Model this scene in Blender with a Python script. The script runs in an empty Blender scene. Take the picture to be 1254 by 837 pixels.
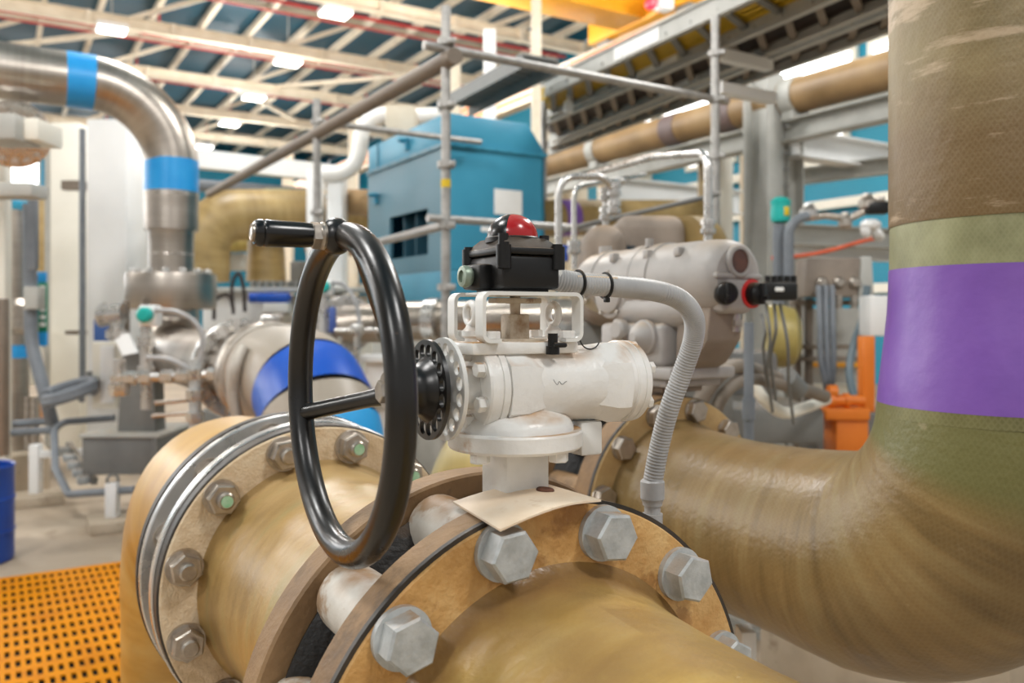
import bpy, bmesh, math, random
from mathutils import Vector, Matrix
random.seed(7)
SC = bpy.context.scene
COL = SC.collection
PI = math.pi
F, CX, Y0, EYE = 1037.0, 627.0, 388.0, 1.45
R = math.radians

# ------------------------------------------------------------------ frame of the hall
NV = Vector((.5215, -.8533, 0))      # pipe direction, towards the viewer
TV = Vector((.8533, .5215, 0))       # across the pipes
ZV = Vector((0, 0, 1))

def P(px, py, Y):
    return Vector(((px - CX) / F * Y, Y, EYE - (py - Y0) / F * Y))
def H(px, py, h):
    """point seen at px,py whose height over the eye is h"""
    return P(px, py, h * F / (Y0 - py))
def G(px, py):
    return H(px, py, -EYE)

# ------------------------------------------------------------------ materials
def lin(c):
    return tuple(((x / 255) / 12.92 if x / 255 <= .04045 else ((x / 255 + .055) / 1.055) ** 2.4) for x in c) + (1,)
MATS = {}
def M(name, cols, rough=.5, metal=0., scale=6., uv=None, bump=0., bscale=60., dust=None, spots=None, weave=0., detail=5., emit=None, spec=.5, bands=None, rvar=.12, bjit=.0):
    m = bpy.data.materials.new(name); m.use_nodes = True
    nt = m.node_tree; N = nt.nodes; L = nt.links
    b = N['Principled BSDF']
    b.inputs['Metallic'].default_value = metal
    b.inputs['Specular IOR Level'].default_value = spec
    tc = N.new('ShaderNodeTexCoord')
    src = tc.outputs['Object']
    if uv:
        mp = N.new('ShaderNodeMapping'); mp.inputs['Scale'].default_value = (uv[0], uv[1], 1)
        L.new(tc.outputs['UV'], mp.inputs['Vector']); src = mp.outputs['Vector']
    nz = N.new('ShaderNodeTexNoise'); nz.inputs['Scale'].default_value = 1. if uv else scale
    nz.inputs['Detail'].default_value = detail; nz.inputs['Roughness'].default_value = .6
    L.new(src, nz.inputs['Vector'])
    rp = N.new('ShaderNodeValToRGB')
    els = rp.color_ramp.elements
    k = len(cols)
    while len(els) < k: els.new(.5)
    for i, c in enumerate(cols):
        els[i].position = .5 if k == 1 else .28 + .44 * i / (k - 1)
        els[i].color = lin(c)
    L.new(nz.outputs['Fac'], rp.inputs['Fac'])
    col = rp.outputs['Color']
    def mix(fac, a, bcol, mode='MIX'):
        x = N.new('ShaderNodeMix'); x.data_type = 'RGBA'; x.blend_type = mode
        if isinstance(fac, (int, float)): x.inputs[0].default_value = fac
        else: L.new(fac, x.inputs[0])
        L.new(a, x.inputs[6])
        if isinstance(bcol, tuple): x.inputs[7].default_value = bcol
        else: L.new(bcol, x.inputs[7])
        return x.outputs[2]
    def mth(op, a, b_):
        x = N.new('ShaderNodeMath'); x.operation = op; x.use_clamp = True
        for i, q in enumerate((a, b_)):
            if isinstance(q, (int, float)): x.inputs[i].default_value = q
            else: L.new(q, x.inputs[i])
        return x.outputs[0]
    if uv:                                   # large cloudy variation on top of the winding streaks
        n2 = N.new('ShaderNodeTexNoise'); n2.inputs['Scale'].default_value = scale; n2.inputs['Detail'].default_value = 3
        L.new(tc.outputs['Object'], n2.inputs['Vector'])
        r2 = N.new('ShaderNodeValToRGB'); e2 = r2.color_ramp.elements
        e2[0].position = .3; e2[0].color = (.72, .70, .66, 1); e2[1].position = .7; e2[1].color = (1.12, 1.1, 1.08, 1)
        L.new(n2.outputs['Fac'], r2.inputs['Fac'])
        col = mix(1., col, r2.outputs['Color'], 'MULTIPLY')
    if bands:                                # list of (v0, v1, colour, soft) along the uv length
        nb = N.new('ShaderNodeTexNoise'); nb.inputs['Scale'].default_value = 22; nb.inputs['Detail'].default_value = 5
        L.new(tc.outputs['Object'], nb.inputs['Vector'])
        sx0 = N.new('ShaderNodeSeparateXYZ'); L.new(tc.outputs['UV'], sx0.inputs[0])
        vv_ = N.new('ShaderNodeMath'); vv_.operation = 'MULTIPLY_ADD'; L.new(nb.outputs['Fac'], vv_.inputs[0]); vv_.inputs[1].default_value = bjit; vv_.inputs[2].default_value = -bjit / 2
        v2_ = N.new('ShaderNodeMath'); v2_.operation = 'ADD'; L.new(vv_.outputs[0], v2_.inputs[0]); L.new(sx0.outputs[1], v2_.inputs[1])
        for (v0, v1, c, soft, amt_) in [(*q_, 1.)[:5] for q_ in bands]:
            a = N.new('ShaderNodeMapRange'); a.inputs[1].default_value = v0 - soft; a.inputs[2].default_value = v0 + soft
            L.new(v2_.outputs[0], a.inputs[0])
            d = N.new('ShaderNodeMapRange'); d.inputs[1].default_value = v1 - soft; d.inputs[2].default_value = v1 + soft
            d.inputs[3].default_value = 1; d.inputs[4].default_value = 0
            L.new(v2_.outputs[0], d.inputs[0])
            col = mix(mth('MULTIPLY', mth('MULTIPLY', a.outputs[0], d.outputs[0]), amt_), col, lin(c))
    if weave:
        outs = []
        for sgn in (1, -1):
            w = N.new('ShaderNodeTexWave'); w.inputs['Scale'].default_value = 1.
            w.inputs['Distortion'].default_value = 3.; w.inputs['Detail'].default_value = 2
            mp2 = N.new('ShaderNodeMapping'); mp2.inputs['Scale'].default_value = (46, 46, 46); mp2.inputs['Rotation'].default_value = (0, 0, R(38 * sgn))
            L.new(tc.outputs['UV'], mp2.inputs['Vector']); L.new(mp2.outputs['Vector'], w.inputs['Vector'])
            outs.append(w.outputs['Fac'])
        wv = mth('POWER', mth('MAXIMUM', outs[0], outs[1]), 2.)
        col = mix(mth('MULTIPLY', wv, weave), col, lin((205, 200, 160)))
    if spots:
        c, sc_, thr = spots[:3]
        n3 = N.new('ShaderNodeTexNoise'); n3.inputs['Scale'].default_value = sc_; n3.inputs['Detail'].default_value = 6; n3.inputs['Roughness'].default_value = .65
        if len(spots) > 4:
            mp3 = N.new('ShaderNodeMapping'); mp3.inputs['Scale'].default_value = spots[4]; mp3.inputs['Rotation'].default_value = (R(20), R(24), 0)
            L.new(tc.outputs['Object'], mp3.inputs['Vector']); L.new(mp3.outputs['Vector'], n3.inputs['Vector'])
        else: L.new(tc.outputs['Object'], n3.inputs['Vector'])
        mr = N.new('ShaderNodeMapRange'); mr.inputs[1].default_value = thr; mr.inputs[2].default_value = thr + .07
        L.new(n3.outputs['Fac'], mr.inputs[0])
        col = mix(mth('MULTIPLY', mr.outputs[0], spots[3] if len(spots) > 3 else .85), col, lin(c))
    if dust:
        c, amt = dust[:2]
        g = N.new('ShaderNodeNewGeometry'); s = N.new('ShaderNodeSeparateXYZ'); L.new(g.outputs['Normal'], s.inputs[0])
        mr = N.new('ShaderNodeMapRange'); mr.inputs[1].default_value = .45; mr.inputs[2].default_value = .98
        L.new(s.outputs['Z'], mr.inputs[0])
        n4 = N.new('ShaderNodeTexNoise'); n4.inputs['Scale'].default_value = dust[2] if len(dust) > 2 else 18; n4.inputs['Detail'].default_value = 6
        L.new(tc.outputs['Object'], n4.inputs['Vector'])
        mr2 = N.new('ShaderNodeMapRange'); mr2.inputs[1].default_value = .35; mr2.inputs[2].default_value = .65
        L.new(n4.outputs['Fac'], mr2.inputs[0])
        col = mix(mth('MULTIPLY', mth('MULTIPLY', mr.outputs[0], mr2.outputs[0]), amt), col, lin(c))
    L.new(col, b.inputs['Base Color'])
    rr = N.new('ShaderNodeMapRange'); rr.inputs[3].default_value = max(.04, rough - rvar); rr.inputs[4].default_value = min(1, rough + rvar)
    L.new(nz.outputs['Fac'], rr.inputs[0]); L.new(rr.outputs[0], b.inputs['Roughness'])
    if bump:
        n5 = N.new('ShaderNodeTexNoise'); n5.inputs['Scale'].default_value = bscale; n5.inputs['Detail'].default_value = 4
        L.new(tc.outputs['Object'], n5.inputs['Vector'])
        bp = N.new('ShaderNodeBump'); bp.inputs['Strength'].default_value = bump; bp.inputs['Distance'].default_value = .004
        L.new(n5.outputs['Fac'], bp.inputs['Height']); L.new(bp.outputs[0], b.inputs['Normal'])
    if emit:
        b.inputs['Emission Color'].default_value = lin(emit[0]); b.inputs['Emission Strength'].default_value = emit[1]
    MATS[name] = m
    return m

# ------------------------------------------------------------------ mesh builder
def frame(ax, ref=None):
    ax = Vector(ax).normalized()
    ref = Vector(ref) if ref is not None else (ZV if abs(ax.z) < .9 else TV)
    x = (ref - ax * ref.dot(ax)).normalized()
    return x, ax.cross(x), ax

class MB:
    def __init__(s):
        s.bm = bmesh.new(); s.uv = s.bm.loops.layers.uv.new('UVMap'); s.keep = []
    def grid(s, rings, vs, us, closed=True, cap0=True, cap1=True):
        bm = s.bm
        V = [[bm.verts.new(p) for p in r] for r in rings]
        n = len(V[0]); last = n if closed else n - 1
        for i in range(len(V) - 1):
            for j in range(last):
                k = (j + 1) % n
                try: f = bm.faces.new((V[i][j], V[i][k], V[i + 1][k], V[i + 1][j]))
                except ValueError: continue
                u0, u1 = us[i] * j, us[i] * (j + 1); w0, w1 = us[i + 1] * j, us[i + 1] * (j + 1)
                for l, q in zip(f.loops, ((u0, vs[i]), (u1, vs[i]), (w1, vs[i + 1]), (w0, vs[i + 1]))): l[s.uv].uv = q
        for c, r, idx in ((cap0, V[0], 0), (cap1, V[-1], -1)):
            if c and closed:
                f = bm.faces.new(r)
                for l in f.loops: l[s.uv].uv = (l.vert.co.x, vs[idx])
        return s
    def lathe(s, o, ax, prof, seg=48, cap=True, a0=0, a1=None, ref=None):
        """prof: list of (distance along axis, radius)"""
        x, y, a = frame(ax, ref); o = Vector(o)
        full = a1 is None
        n = seg if full else seg + 1
        rng = 2 * PI if full else a1 - a0
        rings = []; vs = []; us = []; v = 0; pv = None
        for d, r in prof:
            if pv: v += math.hypot(d - pv[0], r - pv[1])
            pv = (d, r); vs.append(v); us.append(rng * .2 / seg)
            rings.append([o + a * d + (x * math.cos(a0 + rng * j / seg) + y * math.sin(a0 + rng * j / seg)) * max(r, 1e-4) for j in range(n)])
        return s.grid(rings, vs, us, full, cap, cap)
    def tube(s, pts, r, seg=16, cap=True):
        pts = [Vector(p) for p in pts]
        n = len(pts); rs = r if isinstance(r, (list, tuple)) else [r] * n
        tg = [((pts[min(i + 1, n - 1)] - pts[i]).normalized() + (pts[i] - pts[max(i - 1, 0)]).normalized()).normalized() for i in range(n)]
        x, y, _ = frame(tg[0])
        rings = []; vs = []; us = []; v = 0
        for i in range(n):
            if i:
                v += (pts[i] - pts[i - 1]).length
                q = tg[i - 1].rotation_difference(tg[i]); x = q @ x
            x = (x - tg[i] * x.dot(tg[i])).normalized(); y = tg[i].cross(x)
            rings.append([pts[i] + (x * math.cos(2 * PI * j / seg) + y * math.sin(2 * PI * j / seg)) * rs[i] for j in range(seg)])
            vs.append(v); us.append(2 * PI * .2 / seg)
        return s.grid(rings, vs, us, True, cap, cap)
    def cyl(s, a, b, r, r2=None, seg=24):
        a = Vector(a); b = Vector(b)
        return s.lathe(a, b - a, [(0, r), ((b - a).length, r if r2 is None else r2)], seg)
    def box(s, c, size, ax=None, bev=0., seg=2):
        """ax: (x,y,z) axes"""
        X, Y, Z = ax if ax else (Vector((1, 0, 0)), Vector((0, 1, 0)), ZV)
        t = bmesh.new(); bmesh.ops.create_cube(t, size=1)
        for v in t.verts: v.co = Vector((v.co.x * size[0], v.co.y * size[1], v.co.z * size[2]))
        if bev: bmesh.ops.bevel(t, geom=t.edges[:], offset=bev, segments=seg, profile=.5, affect='EDGES')
        c = Vector(c); mp = {}
        for v in t.verts: mp[v] = s.bm.verts.new(c + X * v.co.x + Y * v.co.y + Z * v.co.z)
        for f in t.faces: s.bm.faces.new([mp[v] for v in f.verts])
        t.free(); return s
    def bar(s, a, b, w, h, up=None, bev=0.):
        """rectangular bar from a to b; w across, h along up"""
        a = Vector(a); b = Vector(b); d = (b - a)
        u = Vector(up) if up is not None else (ZV if abs(d.normalized().z) < .9 else NV)
        D = d.normalized(); U = (u - D * u.dot(D)).normalized(); W = D.cross(U)
        return s.box((a + b) / 2, (d.length, w, h), (D, -W, U), bev)
    def ibeam(s, a, b, w, h, tk=.012, up=None):
        a = Vector(a); b = Vector(b); d = (b - a).normalized()
        u = Vector(up) if up is not None else (ZV if abs(d.z) < .9 else NV)
        U = (u - d * u.dot(d)).normalized()
        for k in (-1, 1): s.bar(a + U * k * (h / 2 - tk / 2), b + U * k * (h / 2 - tk / 2), w, tk, U)
        return s.bar(a, b, tk * .7, h - 2 * tk, U)
    def prism(s, poly, d, bev=0.):
        """closed 3-D polygon pushed along d"""
        d = Vector(d); t = bmesh.new()
        A = [t.verts.new(Vector(p)) for p in poly]; B = [t.verts.new(Vector(p) + d) for p in poly]
        t.faces.new(A[::-1]); t.faces.new(B); n = len(A)
        for i in range(n): t.faces.new((A[i], A[(i + 1) % n], B[(i + 1) % n], B[i]))
        bmesh.ops.recalc_face_normals(t, faces=t.faces[:])
        if bev: bmesh.ops.bevel(t, geom=t.edges[:], offset=bev, segments=2, profile=.5, affect='EDGES')
        mp = {v: s.bm.verts.new(v.co) for v in t.verts}
        for f in t.faces: s.bm.faces.new([mp[v] for v in f.verts])
        t.free(); return s
    def hexa(s, o, ax, r, h, rot=0., ch=.12, ref=None):
        x, y, a = frame(ax, ref); o = Vector(o)
        def ring(d, rr): return [o + a * d + (x * math.cos(rot + PI / 3 * j) + y * math.sin(rot + PI / 3 * j)) * rr for j in range(6)]
        return s.grid([ring(0, r), ring(h * (1 - ch), r), ring(h, r * .9)], [0, h, h], [r, r, r])
    def torus(s, c, ax, R_, r, seg=48, sec=14, a0=0., a1=None, ref=None):
        x, y, a = frame(ax, ref); c = Vector(c)
        full = a1 is None; n = seg if full else seg + 1; rg = 2 * PI if full else a1 - a0
        rings = []
        for i in range(seg + 1):
            t = a0 + rg * i / seg
            e = x * math.cos(t) + y * math.sin(t)
            rings.append([c + e * (R_ + r * math.cos(2 * PI * j / sec)) + a * r * math.sin(2 * PI * j / sec) for j in range(sec)])
        s.grid(rings, [R_ * rg * i / seg for i in range(seg + 1)], [.01] * (seg + 1), True, not full, not full)
        if full: bmesh.ops.remove_doubles(s.bm, verts=s.bm.verts[:], dist=1e-6)
        return s
    def ball(s, c, r, ax=ZV, sq=1., seg=24, half=False):
        k = seg // 2
        pr = [(-r * sq * math.cos(PI * i / k), r * math.sin(PI * i / k)) for i in range(k + 1)]
        if half: pr = [(r * sq * math.sin(PI / 2 * i / k), r * math.cos(PI / 2 * i / k)) for i in range(k + 1)]
        return s.lathe(c, ax, pr, seg)
    def mesh(s, name, m, off, ang=34):
        bm = s.bm
        bmesh.ops.recalc_face_normals(bm, faces=bm.faces[:])
        for v in bm.verts: v.co -= off
        for f in bm.faces: f.smooth = True
        for e in bm.edges: e.smooth = e.calc_face_angle(0) < R(ang)
        me = bpy.data.meshes.new(name); bm.to_mesh(me); bm.free()
        if m: me.materials.append(m)
        return me

LOC = {}
def thing(name, label, cat, loc, group=None):
    o = bpy.data.objects.new(name, None); COL.objects.link(o)
    o.location = loc; o.empty_display_size = .1
    o['label'] = label; o['category'] = cat
    if group: o['group'] = group
    LOC[o] = Vector(loc); return o
def part(name, mb, m, par, label=None, kind=None):
    o = bpy.data.objects.new(name, mb.mesh(name, m, LOC[par])); COL.objects.link(o)
    o.parent = par; LOC[o] = LOC[par]
    if label: o['label'] = label
    if kind: o['kind'] = kind
    return o
def solo(name, mb, m, label, cat, group=None, kind=None, loc=None):
    if loc is None:
        vs = [v.co for v in mb.bm.verts]
        loc = Vector(((min(v.x for v in vs) + max(v.x for v in vs)) / 2, (min(v.y for v in vs) + max(v.y for v in vs)) / 2, min(v.z for v in vs)))
    o = bpy.data.objects.new(name, mb.mesh(name, m, loc)); COL.objects.link(o)
    o.location = loc; LOC[o] = Vector(loc)
    o['label'] = label; o['category'] = cat
    if group: o['group'] = group
    if kind: o['kind'] = kind
    return o
def struct(name, mb, m, label=None):
    o = bpy.data.objects.new(name, mb.mesh(name, m, Vector((0, 0, 0)))); COL.objects.link(o)
    o['kind'] = 'structure'; LOC[o] = Vector((0, 0, 0)); o['category'] = 'building'
    o['label'] = label or name.replace('_', ' ') + ' of the plant hall'
    return o
def placed(me, name, par, o_, ax, ref=None, spin=0., label=None):
    """a part that shares mesh data; its mesh runs along +Z"""
    x, y, a = frame(ax, ref)
    x2 = x * math.cos(spin) + y * math.sin(spin); y2 = a.cross(x2)
    ob = bpy.data.objects.new(name, me); COL.objects.link(ob); ob.parent = par
    off = Vector(o_) - LOC[par]
    ob.matrix_local = Matrix(((x2.x, y2.x, a.x, off.x), (x2.y, y2.y, a.y, off.y), (x2.z, y2.z, a.z, off.z), (0, 0, 0, 1)))
    if label: ob['label'] = label
    return ob
def copy_thing(root, delta, label, rotz=0., group=None):
    r = root.copy(); COL.objects.link(r); r.location = root.location + Vector(delta); r.rotation_euler.z += rotz
    r['label'] = label
    if group: r['group'] = group
    LOC[r] = Vector(r.location)
    for ch in list(root.children):
        c = ch.copy(); COL.objects.link(c); c.parent = r
        for g in list(ch.children):
            d = g.copy(); COL.objects.link(d); d.parent = c
    return r
def smoothpath(pts, k=6):
    """Catmull-Rom through pts"""
    pts = [Vector(p) for p in pts]; out = []
    Q = [pts[0] * 2 - pts[1]] + pts + [pts[-1] * 2 - pts[-2]]
    for i in range(1, len(Q) - 2):
        a, b, c, d = Q[i - 1:i + 3]
        for j in range(k):
            t = j / k
            out.append(.5 * ((2 * b) + (c - a) * t + (2 * a - 5 * b + 4 * c - d) * t * t + (3 * b - a - 3 * c + d) * t ** 3))
    out.append(pts[-1]); return out
def arcpath(a, corner, b, r, k=8):
    """a to b by way of a rounded corner"""
    a, c, b = Vector(a), Vector(corner), Vector(b)
    d1 = (a - c).normalized(); d2 = (b - c).normalized()
    ang = d1.angle(d2); t = r / math.tan(ang / 2)
    p1 = c + d1 * t; o = c + (d1 + d2).normalized() * (r / math.sin(ang / 2))
    e1 = (p1 - o); e2 = (c + d2 * t - o); tot = e1.angle(e2); axis = e1.cross(e2).normalized()
    return [a] + [o + Matrix.Rotation(tot * i / k, 3, axis) @ e1 for i in range(k + 1)] + [b]
def bendpath(pts, r, k=8):
    """polyline with every inner corner rounded"""
    pts = [Vector(p) for p in pts]; out = [pts[0]]
    for i in range(1, len(pts) - 1):
        rr = r[i - 1] if isinstance(r, (list, tuple)) else r
        out += arcpath(pts[i - 1], pts[i], pts[i + 1], rr, k)[1:-1]
    return out + [pts[-1]]
# ------------------------------------------------------------------ materials of the things
GRP_F = M('golden wound fibreglass', [(150, 116, 56), (188, 154, 84), (206, 180, 116)], .34, scale=7, uv=(2.2, 14), bump=.3, bscale=90, dust=((142, 108, 68), .7, 9), spots=((206, 178, 92), 9, .60, .5), weave=.02, bands=[(-.1, .052, (132, 96, 56), .018, .6), (.018, .040, (92, 64, 38), .012, .55)], bjit=.05)
GRP_L = M('tan wound fibreglass', [(140, 110, 62), (172, 140, 86), (156, 144, 94)], .36, scale=6, uv=(3, 20), bump=.2, dust=((190, 160, 116), .7, 7), weave=.03)
GRP_E = M('amber wound fibreglass', [(168, 120, 42), (192, 148, 74), (204, 168, 100)], .4, scale=4, uv=(3, 12), bump=.15, dust=((196, 160, 112), .7, 6))
GRP_R = M('olive brown wound fibreglass', [(104, 84, 50), (136, 112, 70), (152, 134, 92)], .4, scale=5, uv=(2.5, 24), bump=.25, bscale=80, dust=((150, 118, 78), .8, 7), spots=((186, 168, 130), 9, .68, .6), weave=.06)
GRP_V = M('mottled khaki wound fibreglass', [(112, 98, 64), (134, 118, 82), (150, 136, 98)], .45, scale=5, uv=(4, 6), bump=.3, bscale=60, spots=((200, 178, 150), 9, .585, .6, (.45, .45, 2.6)), weave=.06, bands=[(-.1, .16, (108, 80, 42), .05, .75)], bjit=.12)
GRP_B = M('distant fibreglass', [(140, 116, 70), (164, 140, 90), (176, 154, 106)], .45, scale=3, uv=(2, 9))
GRP_BR = M('brown distant fibreglass', [(134, 108, 72), (158, 130, 92), (172, 146, 106)], .45, scale=2, uv=(1, 1.6))
GRP_Y = M('pale yellow fibreglass', [(176, 160, 92), (196, 180, 112)], .4, scale=4, uv=(3, 12))
FACE_F = M('rough orange flange face', [(166, 120, 64), (200, 154, 92), (220, 184, 126)], .55, scale=16, bump=.5, bscale=160, spots=((138, 92, 46), 18, .56, .55))
FACE_L = M('furry cream flange face', [(186, 160, 122), (208, 184, 150), (222, 204, 174)], .7, scale=30, bump=.6, bscale=260)
FACE_R = M('dusty tan flange face', [(166, 134, 86), (186, 156, 106), (196, 168, 120)], .6, scale=18, bump=.3, bscale=150)
RIM = M('dusty brown flange rim', [(110, 84, 56), (140, 110, 76), (158, 126, 88)], .65, scale=12, bump=.35, bscale=120, spots=((54, 44, 34), 9, .58, .6), dust=((166, 132, 92), .6))
RIMD = M('dark gasket edge', [(30, 27, 24), (52, 46, 40), (80, 68, 56)], .5, scale=20, bump=.2)
RUB = M('black rubber body', [(14, 13, 12), (24, 22, 20), (40, 34, 28)], .42, scale=14, bump=.35, bscale=140, spots=((110, 84, 56), 14, .6, .35))
STL = M('stainless steel', [(186, 184, 180), (204, 202, 198), (216, 214, 212)], .28, .85, scale=14, bump=.1)
STLB = M('brushed stainless pipe', [(172, 164, 156), (182, 175, 167), (190, 184, 176)], .34, 1., scale=3, uv=(.6, 40), rvar=.05)
STLD = M('dull stainless bolts', [(158, 150, 140), (186, 178, 168), (204, 198, 190)], .36, .9, scale=40, bump=.15, dust=((150, 122, 88), .6))
GALV = M('galvanized bolt steel', [(158, 162, 162), (184, 188, 188), (200, 204, 204)], .5, .25, scale=45, bump=.2, bscale=160, dust=((164, 126, 80), .8, 40))
GALT = M('galvanized tube', [(150, 148, 144), (172, 170, 166), (190, 188, 184)], .42, .6, scale=20)
WHT = M('chipped white enamel', [(218, 217, 213), (231, 230, 226), (238, 237, 234)], .32, scale=14, bump=.22, bscale=110, dust=((180, 136, 84), 1.2, 22), spots=((180, 140, 92), 13, .62, .6))
WHTD = M('dusty chipped white lugs', [(188, 182, 170), (212, 207, 198)], .5, scale=20, bump=.3, dust=((152, 114, 70), 1.2, 26), spots=((150, 112, 68), 16, .53, .75))
WHTC = M('smooth white bracket paint', [(214, 214, 210), (228, 228, 224)], .4, scale=10)
BLK = M('glossy black paint', [(8, 8, 8), (14, 13, 12), (24, 21, 19)], .3, scale=10, spots=((118, 94, 72), 46, .70, .6), bump=.06, spec=.6)
BLKG = M('glossy black grip', [(7, 7, 8), (11, 11, 12)], .24, scale=8, spec=.6)
BLKP = M('black instrument plastic', [(12, 12, 13), (20, 20, 20), (28, 27, 26)], .4, scale=16, bump=.12, dust=((120, 98, 72), .8, 20), spec=.4)
REDP = M('red indicator plastic', [(150, 22, 26), (176, 34, 38)], .2, scale=6, dust=((200, 140, 130), .35, 24))
CREAM = M('aged cream plastic tag', [(222, 200, 172), (234, 214, 188), (240, 226, 206)], .5, scale=16, spots=((196, 160, 116), 14, .6, .5))
RUST = M('rusty iron', [(78, 48, 34), (104, 66, 48), (60, 40, 30)], .8, scale=60, bump=.4)
COND = M('grey flexible conduit', [(150, 151, 152), (166, 167, 168), (176, 176, 176)], .42, scale=20, dust=((166, 146, 118), .5))
GREEN = M('green paint mark', [(120, 176, 130), (170, 196, 168)], .6, scale=120)
PURP = M('purple painted band', [(112, 74, 160), (124, 84, 172), (134, 96, 180)], .32, scale=6, bump=.3, bscale=26, rvar=.06)
OLIVE = M('olive green resin band', [(100, 98, 56), (112, 110, 66), (124, 122, 78)], .38, scale=8, uv=(20, 20), weave=.07)
SAGE = M('sage green resin band', [(124, 126, 90), (142, 144, 106), (156, 157, 122)], .45, scale=8, uv=(20, 20), weave=.07)
ACTG = M('warm grey actuator paint', [(156, 153, 150), (174, 171, 168), (184, 181, 178)], .45, scale=8, dust=((176, 146, 106), .8, 5))
ACTD = M('dusty grey casing', [(120, 108, 98), (142, 130, 118), (156, 142, 128)], .6, scale=5, dust=((168, 138, 104), .7, 5))
GLS = M('dark display glass', [(70, 44, 36), (110, 64, 44)], .12, scale=30, rvar=.03)
YEL = M('yellow paint', [(214, 180, 20), (226, 196, 40)], .5, scale=10)

# ================================================================== PIPE LINE WITH THE HANDWHEEL VALVE
C0 = Vector((-.2824, 1.2913, EYE - .4068))
def A(s, th=0., r=0.):
    return C0 + NV * s + (TV * math.cos(th) + ZV * math.sin(th)) * r
PH1, PH2, STEP = 3.427, 2.371, PI / 6

def hexbolt_mesh(r, h, wr, wh, m):
    b = MB(); b.lathe((0, 0, 0), ZV, [(0, wr), (wh, wr), (wh, r * .8)], 32)
    b.hexa((0, 0, wh), ZV, r, h, ch=.1)
    return b.mesh('bolt', m, Vector((0, 0, 0)), 25)
def nut_mesh(r, h, wr, wh, sr, sh, m):
    b = MB(); b.lathe((0, 0, 0), ZV, [(0, wr), (wh, wr), (wh, r * .7)], 32)
    b.hexa((0, 0, wh), ZV, r, h, ch=.15)
    b.lathe((0, 0, 0), ZV, [(h, sr), (wh + h + sh - .003, sr), (wh + h + sh, sr * .8)], 20)
    return b.mesh('nut', m, Vector((0, 0, 0)), 25)
BOLT_F = hexbolt_mesh(.0235, .021, .026, .006, GALV)
NUT_L = nut_mesh(.0235, .020, .0265, .006, .0125, .012, STLD)
BOLT_R = hexbolt_mesh(.0245, .018, .025, .004, STLD)

# front spool: flange, hub and barrel coming towards the viewer
r1 = thing('fibreglass_pipe', 'large golden fibreglass pipe in the foreground with galvanized hex bolts round its orange flange', 'pipe', A(.62) - ZV * .25)
part('pipe_barrel', MB().lathe(A(0), NV, [(.600, .184), (.6165, .183), (.620, .179), (.628, .173), (.645, .168), (.675, .164), (.72, .160), (.80, .156), (.95, .155), (1.9, .155)], 128, False), GRP_F, r1)
part('flange_face', MB().lathe(A(0), NV, [(.60, .15), (.60, .236), (.6145, .236), (.6165, .2345), (.6165, .15)], 128, False), FACE_F, r1)
part('flange_rim', MB().lathe(A(0), NV, [(.572, .17), (.572, .237), (.575, .2395), (.609, .2395), (.611, .2375), (.611, .17)], 128, False), RIM, r1)
part('gasket_edge', MB().lathe(A(0), NV, [(.6085, .2), (.6085, .2402), (.6140, .2402), (.6140, .2)], 128, False), RIMD, r1)
for k in range(12):
    th = PH2 - k * STEP
    placed(BOLT_F, 'bolt', r1, A(.6165, th, .2115), NV, ZV, .25 + 1.9 * k)

# left spool: flange with nuts, barrel running to the valve
r2 = thing('fibreglass_pipe', 'tan fibreglass pipe spool behind the handwheel, its cream flange face ringed with steel nuts', 'pipe', A(.2) - ZV * .25)
part('pipe_barrel', MB().lathe(A(0), NV, [(-.04, .186), (-.030, .184), (-.02, .179), (0, .175), (.04, .172), (.08, .168), (.16, .164), (.36, .164), (.41, .172), (.445, .186)], 128, False), GRP_L, r2)
part('flange_face', MB().lathe(A(0), NV, [(-.055, .15), (-.055, .234), (-.031, .2345), (-.029, .232), (-.029, .15)], 128, False), FACE_L, r2)
part('gasket_edge', MB().lathe(A(0), NV, [(-.068, .18), (-.068, .2375), (-.035, .2375), (-.033, .236), (-.033, .18)], 128, False), RIMD, r2)
part('backing_ring', MB().lathe(A(0), NV, [(-.085, .17), (-.085, .2385), (-.083, .2405), (-.064, .2405), (-.062, .2385), (-.062, .17)], 128, False), STL, r2, 'polished steel backing ring')
part('flange_rim', MB().lathe(A(0), NV, [(.442, .165), (.442, .240), (.446, .2445), (.482, .2455), (.485, .243), (.485, .165)], 128, False), RIM, r2)
for k in range(12):
    th = PH1 - k * STEP
    nb = placed(NUT_L, 'nut', r2, A(-.029, th, .207), NV, ZV, .4 + 1.3 * k)
    if k in (2, 4, 5):
        gm = MB().lathe((0, 0, .0385), ZV, [(0, .0085), (.0006, .0085)], 16).mesh('paint_mark', GREEN, Vector((0, 0, 0)))
        g = bpy.data.objects.new('paint_mark', gm); COL.objects.link(g); g.parent = nb; g['label'] = 'green inspection mark on the stud end'

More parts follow.
